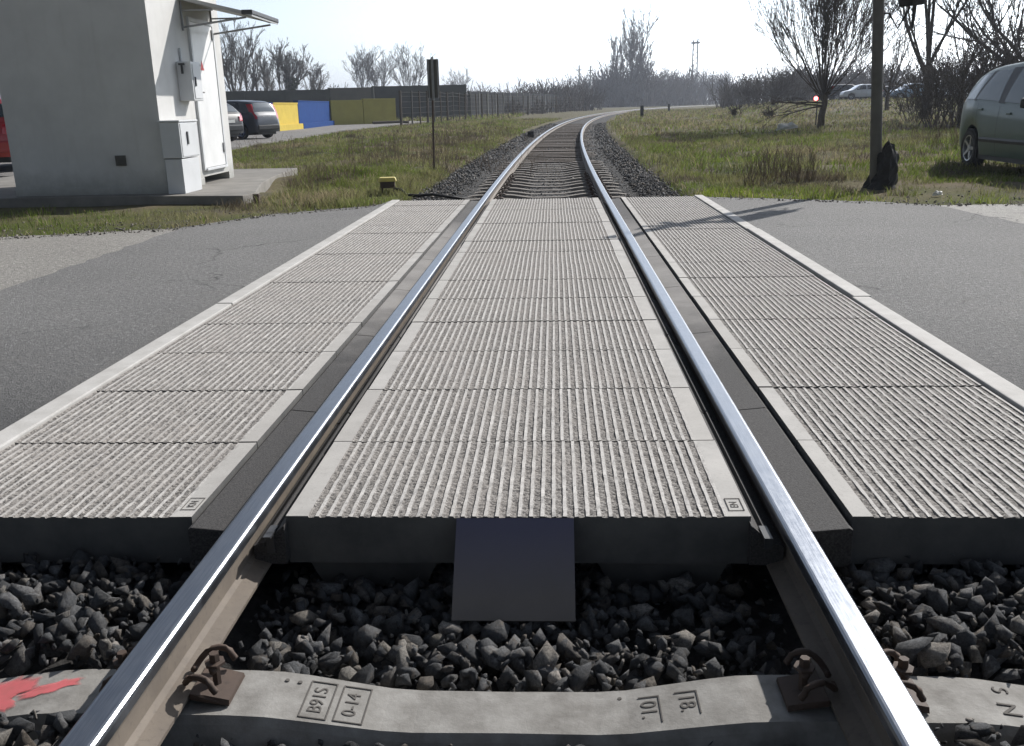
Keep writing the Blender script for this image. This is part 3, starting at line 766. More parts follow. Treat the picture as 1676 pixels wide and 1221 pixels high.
# concrete bearers below the panels
for x in (-.42, .42):
    mb = MB(); mb.add([(x - .2, .06, -.147), (x + .2, .06, -.147), (x + .15, .06, -.25), (x - .15, .06, -.25), (x - .2, 8.9, -.147), (x + .2, 8.9, -.147), (x + .15, 8.9, -.25), (x - .15, 8.9, -.25)],
                      [(0, 1, 2, 3), (4, 7, 6, 5), (0, 4, 5, 1), (3, 2, 6, 7), (0, 3, 7, 4), (1, 5, 6, 2)])
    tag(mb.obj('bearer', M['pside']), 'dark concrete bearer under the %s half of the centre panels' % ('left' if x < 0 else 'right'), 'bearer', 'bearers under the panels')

# ------------------------------------------------------------------ relay hut
A = math.radians(2.0)
hut = empty('relay_hut', 'off white rendered concrete hut with a white door beside the crossing', 'hut', (-4.945, 9.60, .08), A)
mb = MB(); HH = 3.05       # local: x from -2 to 0, y from 0 to 2.85
mb.box(-2.0, 0, 0, 1.45, 0, HH); mb.box(-2.0, 0, 2.62, 2.86, 0, HH); mb.box(-2.0, 0, 1.45, 2.62, .11, HH)
w = mb.obj('wall', M['plaster'], hut)
mb = MB(); mb.box(-2.012, .012, -.012, 1.43, 0, .10); mb.obj('plinth', M['plaster'], hut, bevel=.006)
mb = MB(); mb.box(-2.15, .15, -.15, 3.0, HH + .002, HH + .16); mb.obj('roof', M['padc'], hut, bevel=.02)
dr = MB(); dr.box(.001, .025, 1.48, 2.42, .235, 2.24); d = dr.obj('door', M['door'], hut, bevel=.004)
mb = MB(); 
for b in ((1.42, 1.476, .20, 2.30), (2.424, 2.48, .20, 2.30)): mb.box(.001, .035, b[0], b[1], b[2], b[3])
mb.box(.001, .035, 1.476, 2.424, 2.244, 2.30); mb.box(.001, .06, 1.476, 2.424, .195, .228); mb.obj('frame', M['cab'], d, bevel=.003)
mb = MB(); mb.box(.026, .034, 1.50, 1.55, 1.18, 1.36); mb.tube([(.03, 1.53, 1.29), (.075, 1.53, 1.29), (.075, 1.63, 1.29)], .009, 8); mb.obj('handle', M['dark'], d)
mb = MB()
for z in (.42, 2.05): mb.box(.026, .045, 2.36, 2.42, z, z + .14)
mb.obj('hinge', M['grey'], d)
mb = MB(); mb.add([(.028, 1.72, 1.60), (.028, 1.88, 1.60), (.028, 1.80, 1.74)], [(0, 1, 2)]); mb.obj('warning_sign', M['signred'], d)
cn = MB(); cn.add([(0.002, 1.15, 2.50), (1.0, 1.15, 2.26), (1.0, 2.55, 2.26), (0.002, 2.55, 2.50), (.002, 1.15, 2.545), (1.0, 1.15, 2.305), (1.0, 2.55, 2.305), (.002, 2.55, 2.545)],
                  [(0, 3, 2, 1), (4, 5, 6, 7), (0, 1, 5, 4), (1, 2, 6, 5), (2, 3, 7, 6), (3, 0, 4, 7)])
cnp = cn.obj('canopy', M['canopy'], hut)
mb = MB(); mb.box(.86, 1.012, 1.14, 2.56, 2.285, 2.345); mb.obj('gutter', M['dark'], cnp, bevel=.01)
for yy in (1.22, 2.48):
    mb = MB(); mb.tube([(.005, yy, 2.14), (.9, yy, 2.255)], .014, 6); mb.tube([(.005, yy, 2.36), (.45, yy, 2.36)], .012, 6); mb.tube([(.015, yy, 2.10), (.015, yy, 2.48)], .014, 6); mb.obj('bracket', M['grey'], cnp)
bx = MB(); bx.box(.001, .20, .82, 1.20, 1.17, 1.68); b_ = bx.obj('meter_box', M['cab'], hut, bevel=.012)
mb = MB(); mb.box(.201, .209, .86, 1.16, 1.20, 1.65); mb.obj('box_door', M['cab'], b_, bevel=.003)
mb = MB(); mb.box(.21, .225, .89, .92, 1.36, 1.48); mb.obj('latch', M['dark'], b_)
for yy, xx in ((.80, .09), (1.23, .16)):
    mb = MB(); mb.box(xx - .035, xx + .035, yy - .05, yy, 1.63, 1.655); mb.box(xx - .012, xx + .012, yy - .03, yy - .006, 1.52, 1.63); mb.obj('lamp_bracket', M['dark'], hut)
mb = MB(); mb.tube([(.02, .98, 1.68), (.02, .98, 1.86)], .016, 8); mb.obj('cable_duct', M['cab'], hut)
mb = MB(); mb.box(-.63, -.50, -.028, -.001, .37, .50)
for z in (.385, .41, .435, .46): mb.box(-.622, -.508, -.042, -.028, z, z + .012)
mb.obj('vent', M['pole'], hut)
mb = MB(); mb.box(-.16, -.08, -.05, -.001, 2.50, 2.55); mb.obj('hook', M['rustd'], hut)

cabt = empty('electrical_cabinet', 'light grey two piece street cabinet standing at the corner of the hut', 'cabinet', (-4.925, 9.52, .08), A)
mb = MB(); mb.box(0.012, .235, .01, .66, 0, .44); mb.obj('base', M['cab'], cabt, bevel=.006)
mb = MB(); mb.box(0, .25, 0, .68, .452, .90); mb.obj('body', M['cab'], cabt, bevel=.008)
mb = MB(); mb.box(-.012, .265, -.014, .695, .902, .925); mb.obj('lid', M['cab'], cabt, bevel=.008)
mb = MB(); mb.box(.251, .257, .03, .65, .47, .885); dd = mb.obj('door', M['cab'], cabt, bevel=.002)
mb = MB(); mb.box(.258, .272, .22, .26, .62, .78); mb.obj('handle', M['dark'], dd)

mb = MB(); pz = [(-9.5, 9.25), (-5.2, 9.36), (-4.9, 9.28), (-3.80, 9.13), (-3.76, 9.5), (-4.2, 11.2), (-4.42, 12.6), (-4.6, 14.6), (-9.5, 14.6)]
n = len(pz); mb.add([(x, y, .08) for x, y in pz] + [(x, y, -.12) for x, y in pz], [tuple(range(n))] + [(i, (i + 1) % n, (i + 1) % n + n, i + n) for i in range(n)])
tag(mb.obj('concrete_pad', M['padc'], bevel=.012), 'worn concrete pad under the hut with a dark front edge', 'pad')
mb = MB(); mb.box(-3.70, -3.62, 9.2, 9.27, -.05, .09); tag(mb.obj('marker_stub', M['rustd'], bevel=.01), 'short dark stub beside the corner of the concrete pad', 'stub')

# ------------------------------------------------------------------ level crossing signal pole on the right
pole = empty('signal_pole', 'leaning grey signal pole with its base wrapped in black plastic', 'signal pole', (4.27, 9.86, -.03))
pole.rotation_euler = (0, math.radians(-4.2), 0)
mb = MB(); mb.tube([(0, 0, 0), (0, 0, 1.5), (0, 0, 3.7)], [.072, .069, .062], 20); mb.lathe([(.001, 3.73), (.05, 3.72), (.066, 3.7)], 16); mb.obj('pole', M['pole'], pole, smooth=.6)
mb = MB(); rd = random.Random(4); nn = 26; prv = []
for i in range(11):
    t = i / 10
    for k in range(nn):
        th = 2 * PI * k / nn
        r = (.105 + .045 * math.cos(th)) * (1 - t) ** .7 + .092 + .012 * math.sin(9 * th + 4 * t) + .05 * mnoise.noise(Vector((math.cos(th) * 2, math.sin(th) * 2, t * 4))) + rd.uniform(-.016, .016)
        cx = .07 * math.sin(t * PI * .9) + .045 * t
        zt_ = t * (.50 + .10 * math.cos(th) + .03 * math.sin(2 * th + 1)) + (rd.uniform(-.05, .02) if i == 10 else 0)
        prv.append((cx + r * math.cos(th), r * math.sin(th), zt_ - .01))
mb.add(prv, [(i * nn + k, i * nn + (k + 1) % nn, (i + 1) * nn + (k + 1) % nn, (i + 1) * nn + k) for i in range(10) for k in range(nn)])
inn = [prv[10 * nn + k] for k in range(nn)] + [(.02 + .07 * math.cos(2 * PI * k / nn), .07 * math.sin(2 * PI * k / nn), .40) for k in range(nn)]
mb.add(inn, [(k, (k + 1) % nn, nn + (k + 1) % nn, nn + k) for k in range(nn)])
mb.obj('base_cover', M['black'], pole)
mb = MB(); mb.tube([(.06, -.02, 2.12), (.12, -.03, 2.12), (.22, -.04, 1.93), (.36, -.05, 2.16)], .014, 8); mb.obj('cable', M['black'], pole)
mb = MB(); mb.tube([(.42, -.05, 2.25), (.41, -.06, 2.10), (.385, -.06, 1.92)], [.03, .024, .016], 8); mb.obj('hanging_cable', M['black'], pole)
sh = MB(); sh.box(.26, .56, .0, .07, 2.18, 2.95); shd = sh.obj('signal_head', M['black'], pole, bevel=.02)
for z in (2.60, 2.85): mb = MB(); mb.box(.05, .30, .01, .05, z, z + .06); mb.obj('bracket', M['dark'], pole)
for x, z in ((.34, 2.78), (.48, 2.78), (.41, 2.42)):
    mb = MB(); mb.lathe([(.055, 0), (.06, .14), (.056, .14), (.05, .0)], 16, M=Matrix.Translation((x, .07, z)) @ Matrix.Rotation(-PI / 2, 4, 'X')); mb.obj('lamp_hood', M['black'], shd)
mb = MB(); mb.box(-.28, .28, .02, .035, 3.05, 3.14, M=Matrix.Translation((.05, .06, 3.1)) @ Matrix.Rotation(.5, 4, 'Y') @ Matrix.Translation((0, 0, -3.1))); mb.box(-.28, .28, .04, .055, 3.05, 3.14, M=Matrix.Translation((.05, .06, 3.1)) @ Matrix.Rotation(-.5, 4, 'Y') @ Matrix.Translation((0, 0, -3.1))); mb.obj('cross_board', M['grey'], pole)

# sign post on the left, seen from behind
sp = empty('track_sign', 'thin rusty post with a narrow dark board seen from behind, left of the track', 'sign', (-2.1, 14.78, -.12))
mb = MB(); mb.tube([(0, 0, 0), (.02, 0, 1.0), (.055, 0, 2.08)], .019, 10); mb.obj('post', M['rustd'], sp, smooth=.6)
bd = MB(); bd.box(-.045, .165, -.045, -.022, 1.38, 2.04); bo = bd.obj('board', M['pole'], sp, bevel=.004)
mb = MB()
for x in (-.03, .135): mb.box(x, x + .018, -.062, -.046, 1.37, 2.045)
mb.box(.035, .075, -.068, -.046, 1.34, 2.07); mb.obj('stiffener', M['grey'], bo)

# yellow topped junction box with its hose
jb = empty('junction_box', 'low junction box with a yellow lid on short legs left of the track', 'junction box', (-2.16, 10.25, -.005), .15)
mb = MB(); mb.box(-.10, .10, -.09, .09, .06, .145); mb.obj('body', M['rustd'], jb, bevel=.012)
mb = MB(); mb.add([(-.125, -.11, .147), (.125, -.11, .147), (.125, .11, .147), (-.125, .11, .147), (-.105, -.09, .20), (.105, -.09, .20), (.105, .09, .20), (-.105, .09, .20)], [(0, 3, 2, 1), (4, 5, 6, 7), (0, 1, 5, 4), (1, 2, 6, 5), (2, 3, 7, 6), (3, 0, 4, 7)]); mb.obj('lid', M['ylid'], jb, bevel=.012)
for x in (-.085, .065):
    for yy in (-.07, .05): mb = MB(); mb.box(x, x + .02, yy, yy + .02, -.05, .06); mb.obj('leg', M['rustd'], jb)
mb = MB(); mb.tube([(-2.06, 10.25, .04), (-1.98, 10.22, .03), (-1.9, 10.2, -.04), (-1.75, 10.22, -.055), (-1.55, 10.25, -.045), (-1.3, 10.27, -.09), (-1.05, 10.30, -.13)], .02, 10)
tag(mb.obj('cable_hose', M['black'], smooth=True), 'black hose running from the yellow lidded box to the track', 'hose')
# small marker stakes along the track
for x, y, h, lab in ((px(1051, 75), 75, 1.0, 'dark thick stake standing at the right edge of the curving track'), (px(1095, 118), 118, .9, 'far small dark stake at the right of the curve'), (px(868, 36), 36, .45, 'low dark stake in the grass left of the track')):
    mb = MB(); z = float(H(x, y)) - .05; mb.box(x - .13, x + .13, y - .08, y + .08, z, z + h); mb.box(x - .17, x + .17, y - .1, y + .1, z + h * .62, z + h * .7)
    tag(mb.obj('marker_stake', M['black'], bevel=.02), lab, 'stake', 'marker stakes by the track')

# ------------------------------------------------------------------ cars
def car(name, label, spec, loc, heading, paint, group=None, glass=None):
    L, Wd, Ht = spec['L'], spec['W'], spec['H']; glass = glass or M['glass']
    root = empty(name, label, 'car', loc, heading, group)      # local +x is the front
    T = lambda x: float(np.interp(x, *zip(*spec['roof']))); B = lambda x: float(np.interp(x, *zip(*spec['belt'])))
    hw = lambda x: Wd / 2 * float(np.interp(x, [-L / 2, -L / 2 + .06, -L / 2 + .3, -L / 2 + .8, L / 2 - 1., L / 2 - .35, L / 2 - .08, L / 2], [.78, .86, .94, 1, 1, .93, .80, .70]))
    xw = (spec['wr'], spec['wf']); R = spec['R']; sill = .23
    def low(x):
        z = sill if -L / 2 + .35 < x < L / 2 - .3 else sill + .06
        for c in xw:
            d = abs(x - c); RR = R + .055
            if d < RR: z = max(z, R + math.sqrt(RR * RR - d * d) - .0)
        return z
    def sec(x):
        W_ = hw(x); t = T(x); b = min(B(x), t - .02); lo = low(x); gh = t - b
        pts = [(W_ * .955, lo), (W_ * .985, lo + (b - lo) * .18), (W_ * 1.0, lo + (b - lo) * .45), (W_ * .995, lo + (b - lo) * .75), (W_ * .975, b)]
        def g(u): return (W_ * .965 - .40 * gh * (.55 * u + .45 * u * u), b + (gh - .05 * min(1, gh / .3)) * u)
        pts += [g(.02), g(.25), g(.5), g(.75), g(1)]
        y1 = pts[-1][0]; pts += [(y1 * .9, t - .018 * min(1, gh / .3)), (y1 * .6, t + .004), (0, t + .012)]
        return pts
    xs_ = sorted(set([round(v, 3) for v in np.arange(-L / 2, L / 2 + .001, .05)] + [L / 2]))
    mb = MB(); half = 13; vs = []
    for x in xs_:
        p = sec(x); vs += [(x, y, z) for y, z in p] + [(x, -y, z) for y, z in reversed(p[:-1])]
    k = 2 * half - 1; fs = []
    for i in range(len(xs_) - 1):
        for j in range(k - 1): fs.append((i * k + j, i * k + j + 1, (i + 1) * k + j + 1, (i + 1) * k + j))
    fs += [tuple(range(k)), tuple((len(xs_) - 1) * k + j for j in range(k))]
    mb.add(vs, fs); body = mb.obj('body', paint, root, smooth=.8)
    ub = MB(); ub.box(-L / 2 + .12, L / 2 - .12, -Wd / 2 * .62, Wd / 2 * .62, .18, .55); ub.box(-L / 2 + .75 + .0, L / 2 - 1.1, -Wd / 2 * .93, Wd / 2 * .93, .16, .30) ; ub.obj('underbody', M['trim'], root)
    def side_patch(nm, x0a, x0b, x1a, x1b, u0, u1, mat, par, off=.006, nx_=10, nu=5):
        for s in (1, -1):
            mb = MB(); vs = []
            for iu in range(nu + 1):
                u = u0 + (u1 - u0) * iu / nu
                for ix in range(nx_ + 1):
                    x = (x0a + (x0b - x0a) * iu / nu) * (1 - ix / nx_) + (x1a + (x1b - x1a) * iu / nu) * ix / nx_
                    W_ = hw(x); t = T(x); b = min(B(x), t - .02); gh = t - b
                    y = W_ * .965 - .40 * gh * (.55 * u + .45 * u * u) + off; vs.append((x, s * y, b + (gh - .05 * min(1, gh / .3)) * u + .001))
            kk = nx_ + 1; mb.add(vs, [(i * kk + j, i * kk + j + 1, (i + 1) * kk + j + 1, (i + 1) * kk + j) for i in range(nu) for j in range(nx_)])
            mb.obj(nm, mat, par, smooth=True)
    for w_ in spec['win']: side_patch('side_window', *w_, .10, .90, glass, body)
    for w_ in spec.get('pil', []): side_patch('pillar', *w_, .06, .93, M['trim'], body, off=.004)
    def top_patch(nm, x0, x1, f, mat, n=10):
        mb = MB(); vs = []
        for i in range(n + 1):
            x = x0 + (x1 - x0) * i / n; dx = .02; nz = Vector((-(T(x + dx) - T(x - dx)) / (2 * dx), 0, 1)).normalized() * .008
            p = sec(x); y1 = p[9][0]
            for q in (-1, -.8, -.5, 0, .5, .8, 1):
                z = T(x) + .012 - .022 * abs(q) ** 3
                vs.append((x + nz.x, q * y1 * f, z + nz.z))
        mb.add(vs, [(i * 7 + j, i * 7 + j + 1, (i + 1) * 7 + j + 1, (i + 1) * 7 + j) for i in range(n) for j in range(6)]); mb.obj(nm, mat, body, smooth=True)
    top_patch('windscreen', *spec['ws'], .93, glass); top_patch('rear_window', *spec['rw'], .86, glass)
    # lamps, bumpers, plate
    for s in (1, -1):
        mb = MB(); zt_, zb_ = spec['tail']
        pts = []
        for i in range(7):
            z = zb_ + (zt_ - zb_) * i / 6
            # rear end x at this height
            xr = -L / 2
            while T(xr) < z + .03 and xr < 0: xr += .01
            yy = hw(xr + .03) * (.955 if z < B(xr) else .955 - .2 * max(0, z - B(xr)))
            pts.append((xr, yy, z))
        vs = []
        for xr, yy, z in pts: vs += [(xr - .012, s * (yy - .16), z), (xr - .010, s * yy, z), (xr + .16, s * (yy + .030), z)]
        mb.add(vs, [(i * 3 + j, i * 3 + j + 1, i * 3 + j + 4, i * 3 + j + 3) for i in range(6) for j in range(2)]); mb.obj('tail_light', M['tail'], body, smooth=True)
        mb = MB(); xf = L / 2
        mb.box(xf - .30, xf - .06, s * hw(xf - .2) * .80 - .12, s * hw(xf - .2) * .80 + .10, .60, .74); mb.obj('headlight', M['lamp'], body, bevel=.03)
        mb = MB(); mx = spec['mir']; yb = hw(mx) * .97
        mb.box(mx - .05, mx + .05, s * (yb + .10) - .085, s * (yb + .10) + .085, B(mx) + .03, B(mx) + .17); mb.obj('mirror', M['trim'], body, bevel=.035)
        mb = MB()
        for hx in spec['hand']: mb.box(hx - .07, hx + .07, s * (hw(hx) * .992) - .012, s * (hw(hx) * .992) + .02, B(hx) - .105, B(hx) - .075)
        mb.obj('door_handle', paint, body, bevel=.008)
        mb = MB()
        x0_, x1_ = xw[0] + R + .12, xw[1] - R - .12; m_ = 14; vs = []
        for i in range(m_ + 1):
            x = x0_ + (x1_ - x0_) * i / m_; vs += [(x, s * (hw(x) * 1.0 + .006), .50), (x, s * (hw(x) * 1.0 + .014), .47), (x, s * (hw(x) + .006), .43)]
        mb.add(vs, [(i * 3 + j, i * 3 + j + 1, i * 3 + j + 4, i * 3 + j + 3) for i in range(m_) for j in range(2)]); mb.obj('side_moulding', M['trim'] if spec.get('dark_mould') else paint, body)
        mb = MB()
        for xd in spec['seam']:
            zz0 = low(xd) + .06
            vs = []
            for i in range(8):
                z = zz0 + (B(xd) - zz0) * i / 7; fr_ = i / 7
                yv = np.interp((z - low(xd)) / (B(xd) - low(xd)), [0, .18, .45, .75, 1], [.955, .985, 1., .995, .975]) * hw(xd) + .0025
                vs += [(xd - .004, s * yv, z), (xd + .004, s * yv, z)]
            mb.add(vs, [(i * 2, i * 2 + 1, i * 2 + 3, i * 2 + 2) for i in range(7)])
        mb.obj('door_seam', M['trim'], body)
    mb = MB(); mb.box(-L / 2 - .035, -L / 2 + .12, -Wd / 2 * .74, Wd / 2 * .74, .38, .60); mb.obj('rear_bumper', M['trim'] if spec.get('dark_mould') else paint, body, bevel=.04)
    mb = MB(); mb.box(L / 2 - .12, L / 2 + .03, -Wd / 2 * .66, Wd / 2 * .66, .30, .52); mb.obj('front_bumper', paint, body, bevel=.04)
    zp = spec.get('plz', .86); xr = -L / 2
    while T(xr) < zp + .08: xr += .01
    mb = MB(); mb.box(xr - .03, xr - .01, -.26, .26, zp - .055, zp + .055); mb.obj('number_plate', M['num'], body)
    # wheels
    for cx in xw:
        for s in (1, -1):
            t_ = MB(); tw = .10; Mx = Matrix.Translation((cx, s * (Wd / 2 - .115), R)) @ Matrix.Rotation(-s * PI / 2, 4, 'X')
            t_.lathe([(R * .64, -tw), (R * .9, -tw), (R * .985, -tw * .8), (R, -tw * .45), (R, tw * .45), (R * .985, tw * .8), (R * .9, tw), (R * .66, tw * .98), (R * .62, tw * .7), (R * .62, -tw)], 36, M=Mx)
            tyre = t_.obj('wheel', M['tyre'], root, smooth=.6)
            r_ = MB(); r_.lathe([(R * .66, tw * .96), (R * .60, tw * .92), (R * .57, tw * .3), (R * .57, tw * .1)], 36, M=Mx)
            for q in range(spec.get('spk', 5)):
                Mr = Mx @ Matrix.Rotation(2 * PI * q / spec.get('spk', 5), 4, 'Z')
                r_.add([Mr @ Vector(v) for v in ((.03, -.028, tw * .75), (.03, .028, tw * .75), (R * .6, .020, tw * .92), (R * .6, -.020, tw * .92), (.03, -.032, tw * .4), (.03, .032, tw * .4), (R * .6, .024, tw * .5), (R * .6, -.024, tw * .5))],
                       [(0, 1, 2, 3), (0, 4, 5, 1), (1, 5, 6, 2), (3, 2, 6, 7), (0, 3, 7, 4)])
            r_.lathe([(.001, tw * .86), (.05, tw * .84), (.062, tw * .6), (.062, tw * .3)], 20, M=Mx); r_.obj('rim', M['rim'], tyre, smooth=.5)
            dk = MB(); dk.lathe([(.001, tw * .1), (R * .58, tw * .1)], 24, M=Mx); dk.obj('brake_disc', M['trim'], tyre)
    return root
MPV = dict(L=4.15, W=1.72, H=1.6, R=.31, wr=-1.32, wf=1.26,
           roof=[(-2.08, .62), (-2.06, .92), (-2.01, 1.06), (-1.93, 1.20), (-1.80, 1.35), (-1.62, 1.465), (-1.38, 1.535), (-1.0, 1.58), (-.4, 1.61), (.15, 1.595), (.45, 1.54), (.75, 1.40), (1.25, 1.06), (1.45, .98), (1.8, .88), (2.0, .74), (2.08, .58)],
           belt=[(-2.08, .6), (-2.0, 1.0), (-1.7, 1.035), (-.9, 1.0), (.9, .90), (1.3, .88), (2.08, .55)],
           win=[(-1.72, -1.46, -1.33, -1.12, ), (-1.27, -1.03, -.42, -.50), (-.24, -.22, .70, .36)], pil=[(-1.36, -1.15, -1.24, -1.0), (-.44, -.52, -.22, -.20)],
           ws=(.52, 1.22), rw=(-2.0, -1.72), tail=(1.06, .70), mir=.74, hand=(-.98, .02), seam=(-1.10, -.33, .95), dark_mould=True, plz=.74)
SUV = dict(L=4.45, W=1.78, H=1.68, R=.34, wr=-1.35, wf=1.30,
           roof=[(-2.2, .62), (-2.18, .95), (-2.10, 1.08), (-1.98, 1.34), (-1.84, 1.56), (-1.6, 1.625), (-.9, 1.67), (-.2, 1.68), (.3, 1.64), (.6, 1.54), (1.15, 1.13), (1.35, 1.06), (1.9, .98), (2.1, .84), (2.22, .62)],
           belt=[(-2.2, .6), (-2.05, 1.08), (-1.4, 1.09), (.9, 1.0), (1.3, .98), (2.2, .6)],
           win=[(-1.85, -1.72, -1.25, -1.15), (-1.15, -1.05, -.28, -.32), (-.18, -.18, .72, .38)], pil=[],
           ws=(.66, 1.12), rw=(-2.06, -1.87), tail=(1.5, .86), mir=.8, hand=(-.9, .08), seam=(-1.15, -.22, .98), dark_mould=True, plz=.92)
HATCH = dict(L=4.0, W=1.7, H=1.46, R=.30, wr=-1.25, wf=1.25,
           roof=[(-2.0, .6), (-1.97, .92), (-1.85, 1.02), (-1.6, 1.28), (-1.4, 1.38), (-.8, 1.45), (0, 1.46), (.35, 1.40), (1.0, .98), (1.2, .92), (1.75, .82), (1.92, .7), (2.0, .55)],
           belt=[(-2.0, .58), (-1.85, .95), (-1., .95), (.9, .88), (2.0, .52)],
           win=[(-1.5, -1.3, -1.2, -1.05), (-1.1, -.95, -.3, -.33), (-.2, -.2, .62, .30)], pil=[], ws=(.42, .95), rw=(-1.83, -1.58), tail=(1.0, .72), mir=.7, hand=(-.85, .05), seam=(-1.0, -.25, .9), plz=.72)
# sage MPV on the right: rear wheel contact near (6.8, 13.1), heading towards the road
hd = math.atan2(-.999, -.03)
fx, fy = math.cos(hd), math.sin(hd)
car('parked_car', 'sage green people carrier parked on the grass at the right edge, facing the road', MPV, (6.90 + .76 + 1.32 * fx, 13.15 + 1.32 * fy, -.02), hd, M['silver'], 'cars', M['glass2'])
zc = .04
car('parked_car', 'dark slate estate car parked in front of the blue and yellow wall', SUV, (px(438, 34.6) - 1.75, 35.4, zc), math.radians(153), M['slate'], 'cars').scale = (.88, .88, .88)
car('parked_car', 'dark car half hidden by the hut, left of the slate estate', HATCH, (px(373, 31.) - 1.8, 31.8, zc), math.radians(155), M['darkp'], 'cars')
car('parked_car', 'red car parked behind the hut at the left edge', HATCH, (px(8, 15.6) - .85, 17.5, zc), math.radians(96), M['redp'], 'cars')
def gz(x, y): return float(H(x, y))
for pxx, yy, hdg, mt, lab, sp_ in ((1487, 93, 185, 'bluep', 'far pale blue car beyond the field, beside the forked tree', HATCH), (1462, 101, 8, 'darkp', 'far dark car beyond the field, behind the pale blue one', HATCH),
                              (1408, 97, 182, 'whitep', 'far white car beyond the field between the big tree and signal pole', HATCH), (1385, 104, 2, 'darkp', 'far dark car on the road beyond the field, left of the white one', SUV), (1545, 98, 4, 'whitep', 'far white car behind the brush next to the sage green car', HATCH)):
    x = px(pxx, yy); car('parked_car', lab, sp_, (x, yy, gz(x, yy) + .02), math.radians(hdg), M[mt], 'cars')
mb = MB(); pts = [(x, 90.4 + .04 * (x - 30)) for x in range(28, 90, 4)]; pts2 = [(x, 108 + .04 * (x - 30)) for x in range(28, 90, 4)]; k = len(pts)
mb.add([(x, y, gz(x, y) + .03) for x, y in pts] + [(x, y, gz(x, y) + .03) for x, y in pts2], [(i, i + 1, k + i + 1, k + i) for i in range(k - 1)])
tag(mb.obj('far_road', M['lot']), kind='structure')

# ------------------------------------------------------------------ painted walls and barriers
def wallseg(name, p0, p1, z0, h, th, mat, label, grp, ledge=None):
    root = empty(name, label, 'wall', (p0[0], p0[1], z0), math.atan2(p1[1] - p0[1], p1[0] - p0[0]), grp)
    L = math.hypot(p1[0] - p0[0], p1[1] - p0[1]); mb = MB(); mb.box(.0, L - .03, 0, th, -.2, h); mb.obj('panel', mat, root, bevel=.015)
    mb = MB(); mb.box(-.0, L - .03, -.03, th + .03, h + .002, h + .07); mb.obj('coping', mat, root, bevel=.015)
    if ledge: mb = MB(); mb.box(.0, L - .03, -ledge, -.002, -.2, .32); mb.obj('ledge', mat, root, bevel=.02)
    return root
def wp(pxx, y): return (px(pxx, y), y)
WZ = .02
wallseg('painted_wall', (-17.0, 18.), (-16.1, 33.), WZ, 1.6, .25, M['blue'], 'blue painted wall panel behind the red car at the left edge', 'painted wall panels', .3)
wallseg('painted_wall', (-16.0, 33.2), wp(446, 47.5), WZ, 1.42, .25, M['blue'], 'blue painted wall panel behind the slate estate car', 'painted wall panels', .25)
wallseg('painted_wall', wp(446.5, 47.6), wp(487, 52.5), WZ, 1.42, .25, M['yel'], 'bright yellow painted wall panel between two blue ones', 'painted wall panels', .25)
wallseg('painted_wall', wp(487.5, 52.6), wp(541, 64.), WZ, 1.55, .25, M['blue'], 'blue painted wall panel right of the bright yellow one', 'painted wall panels', .25)
wallseg('painted_wall', wp(541, 63.5), wp(594, 65.2), WZ, 1.62, .25, M['lime'], 'olive yellow shaded wall panel beside the blue one', 'painted wall panels')
wallseg('painted_wall', wp(594.5, 65.25), wp(648, 67), WZ, 1.70, .25, M['lime'], 'olive yellow shaded wall panel at the right end of the wall', 'painted wall panels')
mb = MB(); mb.tube([(px(608, 63), 63, WZ + .12), (px(655, 64), 64, WZ + .14), (px(668, 64), 64, WZ + .1)], .09, 8); tag(mb.obj('log', M['timber']), 'dark log lying at the foot of the olive wall', 'log')
def barrier(x0, x1, y0, y1, h, mat, label):
    root = empty('noise_barrier', label, 'barrier', (x0, y0, 0), math.atan2(y1 - y0, x1 - x0), 'noise barrier sections')
    L = math.hypot(x1 - x0, y1 - y0); n = max(1, int(round(L / 4.))); w_ = L / n
    mb = MB(); mb.box(0, L, -.06, .06, 0, h)
    for z in np.arange(.5, h, .5): mb.box(0, L, -.085, -.06, z, z + .06)
    mb.obj('panel', mat, root)
    for i in range(n + 1): mb = MB(); mb.box(i * w_ - .12, i * w_ + .12, -.13, .13, 0, h + .05); mb.obj('post', M['barr'], root)
barrier(px(330, 92), px(536, 94), 92, 94, 3.05, M['barr'], 'dark noise barrier section behind the blue and yellow walls')
barrier(px(540, 90), px(611, 90.5), 90, 90.5, 3.1, M['barrg'], 'grey brown noise barrier section above the olive wall')
barrier(px(612, 96), px(762, 97), 96, 97, 3.3, M['barr'], 'dark noise barrier section behind the track sign')
barrier(px(768, 102), px(938, 172), 102, 172, 2.7, M['barrd'], 'dark noise barrier section receding along the wire fence towards the poplars')
# wire fence
fe = empty('wire_fence', 'long wire fence with thin posts receding left of the track', 'fence')
fpts = []
for i in range(34):
    t = i / 33; y = 58 + (150 - 58) * t ** 1.25; x = px(655 + (955 - 655) * t ** .8, y); fpts.append((x, y))
for i, (x, y) in enumerate(fpts):
    mb = MB(); z = gz(x, y); mb.tube([(x, y, z - .1), (x + random.uniform(-.05, .05), y, z + 2.2)], .055 if i % 3 else .09, 6); mb.obj('post', M['pole'] if i % 3 == 1 else M['bark'], fe)
mb = MB()
for h in (.1, .45, .8, 1.15, 1.5, 1.85, 2.1): mb.tube([(x, y, gz(x, y) + h) for x, y in fpts], .008, 4)
mb.obj('wire', M['bark'], fe)
